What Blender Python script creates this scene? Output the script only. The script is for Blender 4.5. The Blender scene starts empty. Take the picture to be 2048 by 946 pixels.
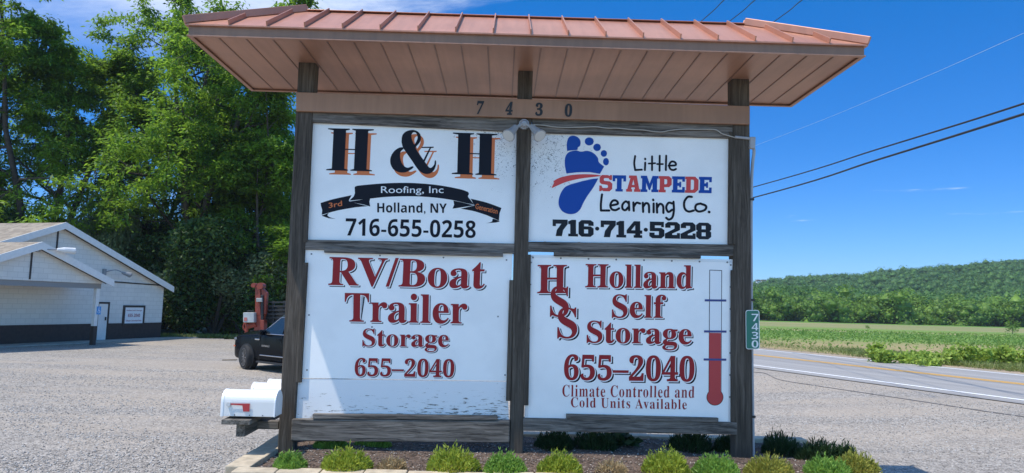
import bpy, bmesh, math, random
import numpy as np
from mathutils import Vector, Matrix

SC = bpy.context.scene
COL = SC.collection
RAD = math.radians
random.seed(7)
RNG = np.random.default_rng(7)

# ------------------------------------------------------------------ camera
F = 1420.0                      # focal length in pixels of a 2048 px wide frame
CX, CY = 1024.0, 473.0
PITCH, ROLL, EYE = RAD(5.6), RAD(1.5), 1.70
fw = np.array([0, math.cos(PITCH), math.sin(PITCH)])
_r0 = np.array([1.0, 0, 0]); _u0 = np.array([0, -math.sin(PITCH), math.cos(PITCH)])
cr = math.cos(ROLL) * _r0 + math.sin(ROLL) * _u0
cu = -math.sin(ROLL) * _r0 + math.cos(ROLL) * _u0
cam_d = bpy.data.cameras.new('camera')
cam_d.sensor_width = 36.0
cam_d.lens = 36.0 * F / 2048.0
cam_d.clip_start = 0.1; cam_d.clip_end = 6000
cam = bpy.data.objects.new('camera', cam_d); COL.objects.link(cam)
cam.matrix_world = Matrix(((cr[0], cu[0], -fw[0], 0), (cr[1], cu[1], -fw[1], 0), (cr[2], cu[2], -fw[2], EYE), (0, 0, 0, 1)))
SC.camera = cam

# ------------------------------------------------------------------ light
YAW = RAD(2.0)                  # the sign is turned a little to the camera
D = 8.3                         # metres to the sign
T = np.array([math.cos(YAW), math.sin(YAW), 0]); N = np.array([-math.sin(YAW), math.cos(YAW), 0]); O = np.array([0, D, 0])
sdir = -0.42 * T - 0.198 * N + np.array([0, 0, 1.0]); sdir /= np.linalg.norm(sdir)   # towards the sun
sun_el = math.asin(sdir[2]); sun_az = math.atan2(sdir[0], sdir[1])
sun_d = bpy.data.lights.new('sun', 'SUN'); sun_d.energy = 2.6; sun_d.angle = RAD(0.53); sun_d.color = (1, 0.93, 0.815)
sun = bpy.data.objects.new('sun', sun_d); COL.objects.link(sun)
sun.rotation_euler = Vector(sdir).to_track_quat('Z', 'Y').to_euler()
sun.location = (-30, -10, 60)

W = bpy.data.worlds.new('World'); SC.world = W; W.use_nodes = True
wn, wl = W.node_tree.nodes, W.node_tree.links
wn.clear()
def wnode(t, **kw):
    n = wn.new(t)
    for k, v in kw.items(): setattr(n, k, v)
    return n
sky = wnode('ShaderNodeTexSky', sky_type='NISHITA', sun_disc=False)
sky.sun_elevation = sun_el; sky.sun_rotation = sun_az
sky.altitude = 400; sky.air_density = 1.0; sky.dust_density = 0.3; sky.ozone_density = 3.0
hs = wnode('ShaderNodeHueSaturation'); hs.inputs['Saturation'].default_value = 1.45; hs.inputs['Value'].default_value = 1.0
tc = wnode('ShaderNodeTexCoord'); sep = wnode('ShaderNodeSeparateXYZ'); wl.new(tc.outputs['Generated'], sep.inputs[0])
wl.new(sky.outputs[0], hs.inputs['Color'])
tr0 = wnode('ShaderNodeValToRGB')            # clear dry air: deeper blue low in the sky than the model's horizon glow
for e_, (p_, c_) in zip([tr0.color_ramp.elements[0], tr0.color_ramp.elements[1], tr0.color_ramp.elements.new(.22), tr0.color_ramp.elements.new(.42)],
                        ((0.05, (.245, .375, .60)), (0.60, (1, 1, 1)), (.22, (.30, .435, .60)), (.43, (.50, .54, .64)))):
    e_.position = p_; e_.color = (*c_, 1)
wl.new(sep.outputs['Z'], tr0.inputs[0])
mulc = wnode('ShaderNodeMix', data_type='RGBA', blend_type='MULTIPLY'); az_ = wnode('ShaderNodeMapRange', interpolation_type='SMOOTHSTEP'); az_.inputs['From Min'].default_value = -0.25; az_.inputs['From Max'].default_value = 0.35
wl.new(sep.outputs['Y'], az_.inputs['Value']); wl.new(az_.outputs[0], mulc.inputs['Factor'])   # brighter sky on the sun's side
wl.new(hs.outputs[0], mulc.inputs['A']); wl.new(tr0.outputs[0], mulc.inputs['B'])
def wmath(op, a, b=None, clamp=False):
    n = wnode('ShaderNodeMath', operation=op, use_clamp=clamp)
    for i, v in enumerate((a, b)):
        if v is None: continue
        if isinstance(v, (int, float)): n.inputs[i].default_value = v
        else: wl.new(v, n.inputs[i])
    return n.outputs[0]
zz = wmath('MAXIMUM', sep.outputs['Z'], 0.03)
comb = wnode('ShaderNodeCombineXYZ')
wl.new(wmath('DIVIDE', sep.outputs['X'], zz), comb.inputs[0]); wl.new(wmath('DIVIDE', sep.outputs['Y'], zz), comb.inputs[1])
mp = wnode('ShaderNodeMapping'); mp.inputs['Scale'].default_value = (0.55, 0.9, 1); mp.inputs['Rotation'].default_value = (0, 0, RAD(28)); mp.inputs['Location'].default_value = (3.3, 1.4, 0)
wl.new(comb.outputs[0], mp.inputs[0])
nz = wnode('ShaderNodeTexNoise'); nz.inputs['Scale'].default_value = 1.0; nz.inputs['Detail'].default_value = 9; nz.inputs['Roughness'].default_value = 0.62; nz.inputs['Distortion'].default_value = 0.6
wl.new(mp.outputs[0], nz.inputs['Vector'])
cl = wnode('ShaderNodeMapRange', interpolation_type='SMOOTHSTEP'); cl.inputs['From Min'].default_value = 0.43; cl.inputs['From Max'].default_value = 0.68
wl.new(nz.outputs[0], cl.inputs['Value'])
elm = wnode('ShaderNodeMapRange', interpolation_type='SMOOTHSTEP'); elm.inputs['From Min'].default_value = 0.26; elm.inputs['From Max'].default_value = 0.43
wl.new(sep.outputs['Z'], elm.inputs['Value'])
xm = wnode('ShaderNodeMapRange', interpolation_type='SMOOTHSTEP'); xm.inputs['From Min'].default_value = 0.42; xm.inputs['From Max'].default_value = 0.16
wl.new(sep.outputs['X'], xm.inputs['Value'])
up = wmath('MULTIPLY', elm.outputs[0], xm.outputs[0])
# thin streaks low over the hill
mp2 = wnode('ShaderNodeMapping'); mp2.inputs['Scale'].default_value = (7.0, 7.0, 75.0); mp2.inputs['Location'].default_value = (0.4, 0.3, 0.7); mp2.inputs['Rotation'].default_value = (0, RAD(2.5), 0)
wl.new(tc.outputs['Generated'], mp2.inputs[0])
nz2 = wnode('ShaderNodeTexNoise'); nz2.inputs['Scale'].default_value = 1.0; nz2.inputs['Detail'].default_value = 6; nz2.inputs['Roughness'].default_value = 0.6
wl.new(mp2.outputs[0], nz2.inputs['Vector'])
st = wnode('ShaderNodeMapRange', interpolation_type='SMOOTHSTEP'); st.inputs['From Min'].default_value = 0.60; st.inputs['From Max'].default_value = 0.78
wl.new(nz2.outputs[0], st.inputs['Value'])
b1 = wnode('ShaderNodeMapRange', interpolation_type='SMOOTHSTEP'); b1.inputs['From Min'].default_value = 0.105; b1.inputs['From Max'].default_value = 0.13; wl.new(sep.outputs['Z'], b1.inputs['Value'])
b2 = wnode('ShaderNodeMapRange', interpolation_type='SMOOTHSTEP'); b2.inputs['From Min'].default_value = 0.17; b2.inputs['From Max'].default_value = 0.14; wl.new(sep.outputs['Z'], b2.inputs['Value'])
low = wmath('MULTIPLY', wmath('MULTIPLY', b1.outputs[0], b2.outputs[0]), wmath('MULTIPLY', st.outputs[0], 0.75))
cloud = wmath('ADD', wmath('MULTIPLY', wmath('MULTIPLY', cl.outputs[0], up), 0.9), low, True)
mixc = wnode('ShaderNodeMix', data_type='RGBA')
wl.new(cloud, mixc.inputs['Factor']); wl.new(mulc.outputs['Result'], mixc.inputs['A']); mixc.inputs['B'].default_value = (4.6, 4.9, 5.3, 1)
bg = wnode('ShaderNodeBackground'); bg.inputs['Strength'].default_value = 0.15
wl.new(mixc.outputs['Result'], bg.inputs['Color'])
wo = wnode('ShaderNodeOutputWorld'); wl.new(bg.outputs[0], wo.inputs['Surface'])

VS = SC.view_settings
VS.view_transform = 'Standard'; VS.look = 'None'; VS.gamma = 1; VS.exposure = 0.90; VS.use_curve_mapping = False
SC.cycles.max_bounces = 8; SC.cycles.transparent_max_bounces = 8
SC.cycles.use_denoising = True

# ------------------------------------------------------------------ pixel rays, planes
CAMP = np.array([0, 0, EYE])
def ray(x, y): return (x - CX) / F * cr - (y - CY) / F * cu + fw
def on_sign(x, y, n=0.0):
    "point of the sign's plane, n metres behind its front"
    d = ray(x, y); o = O + N * n
    return CAMP + d * (((o - CAMP) @ N) / (d @ N))
def at_z(x, y, z):
    d = ray(x, y); return CAMP + d * ((z - EYE) / d[2])
def at_y(x, y, Y):
    d = ray(x, y); return CAMP + d * (Y / d[1])
def sl(u, n, z): return O + T * u + N * n + np.array([0, 0, z])
def smooth(a, b, x):
    t = np.clip((np.asarray(x, float) - a) / (b - a), 0, 1); return t * t * (3 - 2 * t)
def G(x, y):
    "height of the land"
    x = np.asarray(x, float); y = np.asarray(y, float)
    return -0.45 + 0.25 * smooth(9.5, 16.0, x * 0.938 + y * 0.347)
def at_g(x, y):
    "point of the land under a pixel"
    z = -0.3
    for _ in range(12): q = at_z(x, y, z); z = float(G(q[0], q[1]))
    return at_z(x, y, z)

# ------------------------------------------------------------------ materials
MATS = {}
def new_mat(name):
    m = bpy.data.materials.new(name); m.use_nodes = True
    return m, m.node_tree.nodes, m.node_tree.links, m.node_tree.nodes['Principled BSDF']
def plain(name, col, rough=0.6, metal=0.0, var=0.0, scale=8.0, bump=0.0, spec=0.5):
    if name in MATS: return MATS[name]
    m, n, l, p = new_mat(name)
    p.inputs['Base Color'].default_value = (*col, 1); p.inputs['Roughness'].default_value = rough; p.inputs['Metallic'].default_value = metal
    p.inputs['Specular IOR Level'].default_value = spec
    if var or bump:
        t = n.new('ShaderNodeTexCoord'); z = n.new('ShaderNodeTexNoise'); z.inputs['Scale'].default_value = scale; z.inputs['Detail'].default_value = 6
        l.new(t.outputs['Object'], z.inputs['Vector'])
        if var:
            r = n.new('ShaderNodeMapRange'); r.inputs['From Min'].default_value = .3; r.inputs['From Max'].default_value = .7
            r.inputs['To Min'].default_value = 1 - var; r.inputs['To Max'].default_value = 1 + var
            l.new(z.outputs[0], r.inputs['Value'])
            v = n.new('ShaderNodeVectorMath'); v.operation = 'SCALE'; v.inputs[0].default_value = col; l.new(r.outputs[0], v.inputs['Scale'])
            l.new(v.outputs[0], p.inputs['Base Color'])
        if bump:
            b = n.new('ShaderNodeBump'); b.inputs['Strength'].default_value = bump; b.inputs['Distance'].default_value = 0.02
            l.new(z.outputs[0], b.inputs['Height']); l.new(b.outputs[0], p.inputs['Normal'])
    MATS[name] = m
    return m
def ramp(n, stops, interp='LINEAR'):
    r = n.new('ShaderNodeValToRGB'); cr_ = r.color_ramp; cr_.interpolation = interp
    while len(cr_.elements) < len(stops): cr_.elements.new(0.5)
    for e, (p, c) in zip(cr_.elements, stops):
        e.position = p; e.color = (*c, 1) if len(c) == 3 else c
    return r
def noise(n, l, vec, scale, detail=5, rough=0.55, dist=0.0):
    z = n.new('ShaderNodeTexNoise'); z.inputs['Scale'].default_value = scale; z.inputs['Detail'].default_value = detail
    z.inputs['Roughness'].default_value = rough; z.inputs['Distortion'].default_value = dist
    if vec is not None: l.new(vec, z.inputs['Vector'])
    return z.outputs[0]
def mapping(n, l, vec, scale=(1, 1, 1), loc=(0, 0, 0), rot=(0, 0, 0)):
    m = n.new('ShaderNodeMapping'); m.inputs['Scale'].default_value = scale; m.inputs['Location'].default_value = loc; m.inputs['Rotation'].default_value = rot
    l.new(vec, m.inputs[0]); return m.outputs[0]
def mathn(n, l, op, a, b=None, clamp=False):
    q = n.new('ShaderNodeMath'); q.operation = op; q.use_clamp = clamp
    for i, v in enumerate((a, b)):
        if v is None: continue
        if isinstance(v, (int, float)): q.inputs[i].default_value = v
        else: l.new(v, q.inputs[i])
    return q.outputs[0]
def mrange(n, l, v, a, b, c=0.0, d=1.0, s=True):
    q = n.new('ShaderNodeMapRange'); q.interpolation_type = 'SMOOTHSTEP' if s else 'LINEAR'
    q.inputs['From Min'].default_value = a; q.inputs['From Max'].default_value = b; q.inputs['To Min'].default_value = c; q.inputs['To Max'].default_value = d
    l.new(v, q.inputs['Value']); return q.outputs[0]
def mixrgb(n, l, f, a, b, mode='MIX'):
    q = n.new('ShaderNodeMix'); q.data_type = 'RGBA'; q.blend_type = mode
    for k, v in (('Factor', f), ('A', a), ('B', b)):
        if isinstance(v, (int, float)): q.inputs[k].default_value = v
        elif isinstance(v, tuple): q.inputs[k].default_value = (*v, 1)
        else: l.new(v, q.inputs[k])
    return q.outputs['Result']
def bump(n, l, h, strength, dist, p):
    b = n.new('ShaderNodeBump'); b.inputs['Strength'].default_value = strength; b.inputs['Distance'].default_value = dist
    l.new(h, b.inputs['Height']); l.new(b.outputs[0], p.inputs['Normal'])

def wood(name, axis, dark=(0.045, 0.040, 0.036), light=(0.25, 0.222, 0.195), mid=0.5):
    m, n, l, p = new_mat(name); p.inputs['Roughness'].default_value = 0.9; p.inputs['Specular IOR Level'].default_value = 0.2
    c = n.new('ShaderNodeTexCoord').outputs['Object']
    s = [28.0, 28.0, 28.0]; s[axis] = 1.1
    s2 = [110.0, 110.0, 110.0]; s2[axis] = 3.0
    wob = noise(n, l, mapping(n, l, c, [1.6 if i == axis else 4 for i in range(3)]), 1.0, 3)
    v = n.new('ShaderNodeVectorMath'); v.operation = 'ADD'
    w3 = n.new('ShaderNodeCombineXYZ')
    for i in range(3):
        if i != axis: l.new(mathn(n, l, 'MULTIPLY', wob, 0.06), w3.inputs[i])
    l.new(c, v.inputs[0]); l.new(w3.outputs[0], v.inputs[1])
    g1 = noise(n, l, mapping(n, l, v.outputs[0], s), 1.0, 4, 0.6, 0.5)
    g2 = noise(n, l, mapping(n, l, v.outputs[0], s2), 1.0, 3, 0.6)
    big = noise(n, l, mapping(n, l, c, [1.2 if i == axis else 6 for i in range(3)]), 1.0, 3)
    f = mathn(n, l, 'ADD', mathn(n, l, 'MULTIPLY', g1, 0.55), mathn(n, l, 'ADD', mathn(n, l, 'MULTIPLY', g2, 0.3), mathn(n, l, 'MULTIPLY', big, 0.15)))
    r = ramp(n, [(0.40, dark), (mid, tuple(0.55 * a + 0.45 * b for a, b in zip(dark, light))), (0.62, light)])
    l.new(f, r.inputs[0]); l.new(r.outputs[0], p.inputs['Base Color'])
    bump(n, l, f, 0.55, 0.012, p)
    return m
WOODX = wood('weathered_wood_along', 0); WOODZ = wood('weathered_wood_upright', 2, (0.044, 0.036, 0.029), (0.135, 0.112, 0.09), 0.52); WOODY = wood('weathered_wood_deep', 1, (0.05, 0.045, 0.04), (0.22, 0.20, 0.175))

def panel_mat(name, dirt_at=None, tone=(0.90, 0.90, 0.885)):
    m, n, l, p = new_mat(name); p.inputs['Roughness'].default_value = 0.38; p.inputs['Specular IOR Level'].default_value = 0.35
    c = n.new('ShaderNodeTexCoord').outputs['Object']
    a = noise(n, l, c, 2.2, 5)
    col = mixrgb(n, l, mrange(n, l, a, 0.35, 0.7), tone, tuple(0.93 * t for t in tone))
    if dirt_at is not None:
        s = n.new('ShaderNodeVectorMath'); s.operation = 'DISTANCE'; l.new(c, s.inputs[0]); s.inputs[1].default_value = tuple(dirt_at)
        near = mrange(n, l, s.outputs['Value'], 1.0, 0.05)
        sp = noise(n, l, c, 34.0, 5, 0.7, 1.5)
        sp2 = noise(n, l, c, 6.0, 3)
        thr = mathn(n, l, 'ADD', sp, mathn(n, l, 'MULTIPLY', near, 0.14))
        thr = mathn(n, l, 'ADD', thr, mathn(n, l, 'MULTIPLY', sp2, 0.10))
        sm = mathn(n, l, 'MULTIPLY', mrange(n, l, thr, 0.755, 0.79), mrange(n, l, s.outputs['Value'], 1.5, 0.4))
        col = mixrgb(n, l, sm, col, (0.03, 0.03, 0.03))
        col = mixrgb(n, l, mathn(n, l, 'MULTIPLY', near, 0.22), col, (0.3, 0.3, 0.3))
    l.new(col, p.inputs['Base Color'])
    w = noise(n, l, c, 1.3, 2)
    bump(n, l, w, 0.12, 0.05, p)
    return m

RED = plain('red_vinyl', (0.30, 0.018, 0.022), 0.5, spec=0.2); INK = plain('dark_vinyl', (0.008, 0.009, 0.016), 0.5, spec=0.15); ORANGE = plain('orange_vinyl', (0.62, 0.15, 0.03), 0.45)
WHITEV = plain('white_vinyl', (0.8, 0.81, 0.82), 0.45); BLUE = plain('blue_vinyl', (0.008, 0.065, 0.33), 0.5, spec=0.2); TRED = plain('bright_red_vinyl', (0.62, 0.045, 0.04), 0.45)
GREYINK = plain('charcoal_vinyl', (0.014, 0.017, 0.023), 0.5, var=0.4, scale=2, spec=0.15)
NAVY = plain('navy_vinyl', (0.03, 0.05, 0.2), 0.45)
WHITE = plain('white_enamel', (0.82, 0.83, 0.84), 0.35, var=0.03, scale=5)
GALV = plain('galvanised_metal', (0.42, 0.43, 0.45), 0.45, 0.6, var=0.15, scale=20)
BLACK = plain('black_plastic', (0.015, 0.015, 0.017), 0.5)

def roof_metal(name, col, rough, metal):
    m, n, l, p = new_mat(name); c = n.new('ShaderNodeTexCoord').outputs['Object']
    a = noise(n, l, c, 1.1, 4); b = noise(n, l, mapping(n, l, c, (14, 1.2, 1.2)), 1.0, 6)
    f = mrange(n, l, mathn(n, l, 'ADD', mathn(n, l, 'MULTIPLY', a, .6), mathn(n, l, 'MULTIPLY', b, .4)), 0.35, 0.65)
    l.new(mixrgb(n, l, f, tuple(0.86 * q for q in col), tuple(1.1 * q for q in col)), p.inputs['Base Color'])
    p.inputs['Roughness'].default_value = rough; p.inputs['Metallic'].default_value = metal
    bump(n, l, a, 0.12, 0.05, p)
    return m
COPPER = roof_metal('copper_brown_metal', (0.44, 0.20, 0.128), 0.42, 0.2)
SOFF = roof_metal('soffit_metal', (0.38, 0.20, 0.132), 0.42, 0.25)
FASC = roof_metal('fascia_metal', (0.25, 0.14, 0.088), 0.5, 0.1)
BEAMM = roof_metal('beam_wrap_metal', (0.34, 0.18, 0.105), 0.5, 0.2)

def leaf_mat(name, a, b, trans=0.35, yel=None):
    m, n, l, p = new_mat(name)
    g = n.new('ShaderNodeNewGeometry'); c = n.new('ShaderNodeTexCoord').outputs['Object']
    r = ramp(n, [(0.0, a), (0.75, b), (1.0, yel or tuple(1.25 * q for q in b))])
    big = noise(n, l, c, 0.5, 3)
    f = mathn(n, l, 'ADD', mathn(n, l, 'MULTIPLY', g.outputs['Random Per Island'], 0.6), mathn(n, l, 'MULTIPLY', mrange(n, l, big, 0.3, 0.7), 0.4))
    l.new(f, r.inputs[0]); l.new(r.outputs[0], p.inputs['Base Color'])
    p.inputs['Roughness'].default_value = 0.5; p.inputs['Specular IOR Level'].default_value = 0.3
    tr = n.new('ShaderNodeBsdfTranslucent')
    hs_ = n.new('ShaderNodeHueSaturation'); hs_.inputs['Value'].default_value = 1.5; hs_.inputs['Hue'].default_value = 0.485
    l.new(r.outputs[0], hs_.inputs['Color']); l.new(hs_.outputs[0], tr.inputs['Color'])
    mx = n.new('ShaderNodeMixShader'); mx.inputs[0].default_value = trans
    l.new(p.outputs[0], mx.inputs[1]); l.new(tr.outputs[0], mx.inputs[2]); l.new(mx.outputs[0], n['Material Output'].inputs['Surface'])
    return m
BARK = plain('tree_bark', (0.055, 0.045, 0.037), 0.9, var=0.4, scale=6, bump=0.6)
LEAF = leaf_mat('leaf_bright_green', (0.05, 0.115, 0.012), (0.165, 0.31, 0.03), 0.55)
LEAF2 = leaf_mat('leaf_deep_green', (0.05, 0.11, 0.013), (0.165, 0.30, 0.03), 0.55)
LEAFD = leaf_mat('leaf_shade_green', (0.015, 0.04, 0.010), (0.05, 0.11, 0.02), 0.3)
LEAFS = leaf_mat('leaf_silver_green', (0.08, 0.12, 0.055), (0.20, 0.26, 0.12), 0.25)
FOREST = leaf_mat('hill_foliage', (0.030, 0.085, 0.020), (0.095, 0.20, 0.038), 0.3)
FOREST2 = leaf_mat('field_edge_foliage', (0.055, 0.125, 0.018), (0.17, 0.29, 0.04), 0.3)
SEDUM = leaf_mat('sedum_green', (0.13, 0.20, 0.02), (0.36, 0.43, 0.06), 0.35, (0.42, 0.36, 0.07))
SEDUM2 = leaf_mat('sedum_fresh_green', (0.09, 0.19, 0.03), (0.25, 0.42, 0.08), 0.35)
SEDUMY = leaf_mat('sedum_yellowing', (0.16, 0.18, 0.03), (0.36, 0.36, 0.07), 0.3, (0.5, 0.33, 0.08))
DRY = leaf_mat('dry_plant', (0.22, 0.16, 0.08), (0.45, 0.34, 0.18), 0.2)
DARKB = leaf_mat('dark_plant_leaf', (0.012, 0.03, 0.012), (0.035, 0.07, 0.022), 0.2)  # very dark green leaf colour of the back row plants
WEED = leaf_mat('weed_green', (0.14, 0.23, 0.03), (0.34, 0.46, 0.08), 0.35)
CROP = leaf_mat('crop_green', (0.09, 0.17, 0.03), (0.20, 0.32, 0.065), 0.3)
GRASS = leaf_mat('roadside_grass', (0.09, 0.13, 0.03), (0.2, 0.25, 0.07), 0.3, (0.36, 0.32, 0.16))

def gravel_mat(name, base, spread, tint=0.0, s=34.0):
    m, n, l, p = new_mat(name); p.inputs['Roughness'].default_value = 0.95; p.inputs['Specular IOR Level'].default_value = 0.15
    c = n.new('ShaderNodeTexCoord').outputs['Object']
    v = n.new('ShaderNodeTexVoronoi'); v.inputs['Scale'].default_value = s; l.new(c, v.inputs['Vector'])
    v2 = n.new('ShaderNodeTexVoronoi'); v2.inputs['Scale'].default_value = s * 0.38; l.new(c, v2.inputs['Vector'])
    sepc = n.new('ShaderNodeSeparateColor'); l.new(v.outputs['Color'], sepc.inputs[0])
    sepd = n.new('ShaderNodeSeparateColor'); l.new(v2.outputs['Color'], sepd.inputs[0])
    val = mathn(n, l, 'ADD', mathn(n, l, 'MULTIPLY', sepc.outputs[0], 0.65), mathn(n, l, 'MULTIPLY', sepd.outputs[1], 0.35))
    r = ramp(n, [(0.05, tuple(q * (1 - spread) for q in base)), (0.5, base), (0.95, tuple(q * (1 + spread) for q in base))])
    l.new(val, r.inputs[0])
    big = noise(n, l, c, 0.16, 6, 0.6); trk = noise(n, l, mapping(n, l, c, (0.09, 0.7, 1), rot=(0, 0, RAD(18))), 1.0, 4, 0.55)
    f = mrange(n, l, mathn(n, l, 'ADD', mathn(n, l, 'MULTIPLY', big, .45), mathn(n, l, 'MULTIPLY', trk, .55)), 0.44, 0.58)
    packed = mixrgb(n, l, 0.6, r.outputs[0], tuple(q * a for q, a in zip(base, (1.08, 1.0, 0.9))))
    dark_ = noise(n, l, mapping(n, l, c, (.35, .8, 1), rot=(0, 0, RAD(-14))), 1.0, 5, .6)
    l.new(mixrgb(n, l, mrange(n, l, dark_, .38, .62, 0, .15), mixrgb(n, l, f, r.outputs[0], packed), tuple(q * .55 for q in base)), p.inputs['Base Color'])
    h = mathn(n, l, 'ADD', mathn(n, l, 'MULTIPLY', v.outputs['Distance'], -1.0), mathn(n, l, 'MULTIPLY', v2.outputs['Distance'], -0.9))
    hh = mathn(n, l, 'MULTIPLY', h, mrange(n, l, f, 0, 1, 1.0, 0.45))
    bump(n, l, hh, 0.9, 0.022, p)
    return m
GRAVEL = gravel_mat('grey_gravel', (0.342, 0.312, 0.276), 0.62, s=44.0)

# ------------------------------------------------------------------ mesh helpers
class MB:
    def __init__(s): s.v = []; s.f = []; s.m = []
    def add(s, vs, fs, mi=0):
        b = len(s.v); s.v += [tuple(map(float, q)) for q in vs]; s.f += [tuple(b + i for i in f) for f in fs]; s.m += [mi] * len(fs)
    def hexa(s, q, mi=0):
        "8 corners: 4 front (any winding) then 4 back"
        s.add(q, [(0, 1, 2, 3), (7, 6, 5, 4), (0, 4, 5, 1), (1, 5, 6, 2), (2, 6, 7, 3), (3, 7, 4, 0)], mi)
    def box(s, c, d, ax=None, mi=0):
        ax = ax if ax is not None else (np.array([1., 0, 0]), np.array([0, 1., 0]), np.array([0, 0, 1.]))
        c = np.asarray(c, float); a, b, e = [np.asarray(x, float) * h / 2 for x, h in zip(ax, d)]
        s.hexa([c - a - b - e, c + a - b - e, c + a - b + e, c - a - b + e, c - a + b - e, c + a + b - e, c + a + b + e, c - a + b + e], mi)
    def board(s, px, n0, th, mi=0):
        "a board of the sign from its four corners in the picture, n0 behind the sign plane, th thick"
        f = [on_sign(x, y, n0) for x, y in px]
        s.hexa(f + [q + N * th for q in f], mi)
    def tube(s, pts, rad, sides=8, cap=True, mi=0):
        pts = [np.asarray(p, float) for p in pts]; k = len(pts)
        rad = [rad] * k if isinstance(rad, (int, float)) else rad
        rings = []; prev = None
        for i in range(k):
            t = pts[min(i + 1, k - 1)] - pts[max(i - 1, 0)]; t = t / (np.linalg.norm(t) + 1e-9)
            a = prev - t * (prev @ t) if prev is not None else np.cross(t, [0, 0, 1.] if abs(t[2]) < .9 else [1., 0, 0])
            a /= np.linalg.norm(a) + 1e-9; prev = a; b = np.cross(t, a)
            rings.append([pts[i] + rad[i] * (math.cos(w) * a + math.sin(w) * b) for w in (2 * math.pi * j / sides for j in range(sides))])
        vs = [v for r in rings for v in r]; fs = []
        for i in range(k - 1):
            for j in range(sides):
                fs.append((i * sides + j, i * sides + (j + 1) % sides, (i + 1) * sides + (j + 1) % sides, (i + 1) * sides + j))
        if cap: fs += [tuple(range(sides))[::-1], tuple((k - 1) * sides + j for j in range(sides))]
        s.add(vs, fs, mi)
    def prism(s, poly, ext, mi=0):
        "poly: 3D points, ext: offset vector"
        k = len(poly); poly = [np.asarray(p, float) for p in poly]; e = np.asarray(ext, float)
        s.add(poly + [p + e for p in poly], [tuple(range(k))[::-1], tuple(range(k, 2 * k))] + [(i, (i + 1) % k, k + (i + 1) % k, k + i) for i in range(k)], mi)
    def build(s, name, mats, parent=None, bevel=0.0, smoothed=False, seg=2):
        me = bpy.data.meshes.new(name); me.from_pydata(s.v, [], s.f); me.update()
        return link(name, me, mats, parent, bevel, smoothed, s.m, seg)
def link(name, me, mats, parent=None, bevel=0.0, smoothed=False, mi=None, seg=2):
    mats = mats if isinstance(mats, (list, tuple)) else [mats]
    for m in mats: me.materials.append(m)
    if mi is not None and len(mats) > 1: me.polygons.foreach_set('material_index', mi)
    bm = bmesh.new(); bm.from_mesh(me); bmesh.ops.recalc_face_normals(bm, faces=bm.faces); bm.to_mesh(me); bm.free()
    if smoothed: me.polygons.foreach_set('use_smooth', [True] * len(me.polygons))
    o = bpy.data.objects.new(name, me); COL.objects.link(o)
    if parent: o.parent = parent; o.matrix_parent_inverse = parent.matrix_world.inverted()
    if bevel:
        b = o.modifiers.new('bevel', 'BEVEL'); b.width = bevel; b.segments = seg; b.limit_method = 'ANGLE'
    return o
def raw(name, verts, faces, mats, parent=None, smoothed=False):
    "fast numpy mesh of quads"
    me = bpy.data.meshes.new(name); verts = np.asarray(verts, np.float32); faces = np.asarray(faces, np.int32)
    k = faces.shape[1]
    me.vertices.add(len(verts)); me.vertices.foreach_set('co', verts.ravel())
    me.loops.add(faces.size); me.loops.foreach_set('vertex_index', faces.ravel())
    me.polygons.add(len(faces)); me.polygons.foreach_set('loop_start', np.arange(0, faces.size, k, dtype=np.int32))
    me.update(calc_edges=True)
    for m in (mats if isinstance(mats, (list, tuple)) else [mats]): me.materials.append(m)
    if smoothed: me.polygons.foreach_set('use_smooth', [True] * len(me.polygons))
    o = bpy.data.objects.new(name, me); COL.objects.link(o)
    if parent: o.parent = parent; o.matrix_parent_inverse = parent.matrix_world.inverted()
    return o
def tag(o, label=None, cat=None, group=None, kind=None):
    for k, v in (('label', label), ('category', cat), ('group', group), ('kind', kind)):
        if v: o[k] = v
    return o
def empty(name, loc, label=None, cat=None, group=None):
    o = bpy.data.objects.new(name, None); COL.objects.link(o); o.location = tuple(map(float, loc)); o.empty_display_size = 0.2
    o.matrix_world = Matrix.Translation(Vector(tuple(map(float, loc))))
    return tag(o, label, cat, group)

# flat artwork on the sign: contours -> filled mesh
def contours_mesh(conts, offset=0.0):
    c = bpy.data.curves.new('art', 'CURVE'); c.dimensions = '2D'; c.fill_mode = 'BOTH'
    for k in conts:
        s = c.splines.new('POLY'); s.points.add(len(k) - 1); s.use_cyclic_u = True
        for p, q in zip(s.points, k): p.co = (q[0], q[1], 0, 1)
    if offset: c.offset = offset
    return curve_mesh(c)
def curve_mesh(c):
    o = bpy.data.objects.new('art', c); COL.objects.link(o)
    bpy.context.view_layer.update()
    me = bpy.data.meshes.new_from_object(o.evaluated_get(bpy.context.evaluated_depsgraph_get()))
    vs = np.array([v.co[:2] for v in me.vertices]).reshape(-1, 2); fs = [tuple(p.vertices) for p in me.polygons]
    bpy.data.objects.remove(o); bpy.data.curves.remove(c); bpy.data.meshes.remove(me)
    return vs, fs
def serif(s):
    return ''.join(chr(0x1D400 + ord(c) - 65) if 'A' <= c <= 'Z' else chr(0x1D41A + ord(c) - 97) if 'a' <= c <= 'z' else chr(0x1D7CE + ord(c) - 48) if c.isdigit() else c for c in s)
def sansb(s):
    return ''.join(chr(0x1D5D4 + ord(c) - 65) if 'A' <= c <= 'Z' else chr(0x1D5EE + ord(c) - 97) if 'a' <= c <= 'z' else chr(0x1D7EC + ord(c) - 48) if c.isdigit() else c for c in s)
def text_mesh(s, fat=0.0, space=1.0, shear=0.0):
    c = bpy.data.curves.new('txt', 'FONT'); c.body = s; c.resolution_u = 4; c.space_character = space; c.shear = shear
    if fat: c.offset = fat
    return curve_mesh(c)
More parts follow.
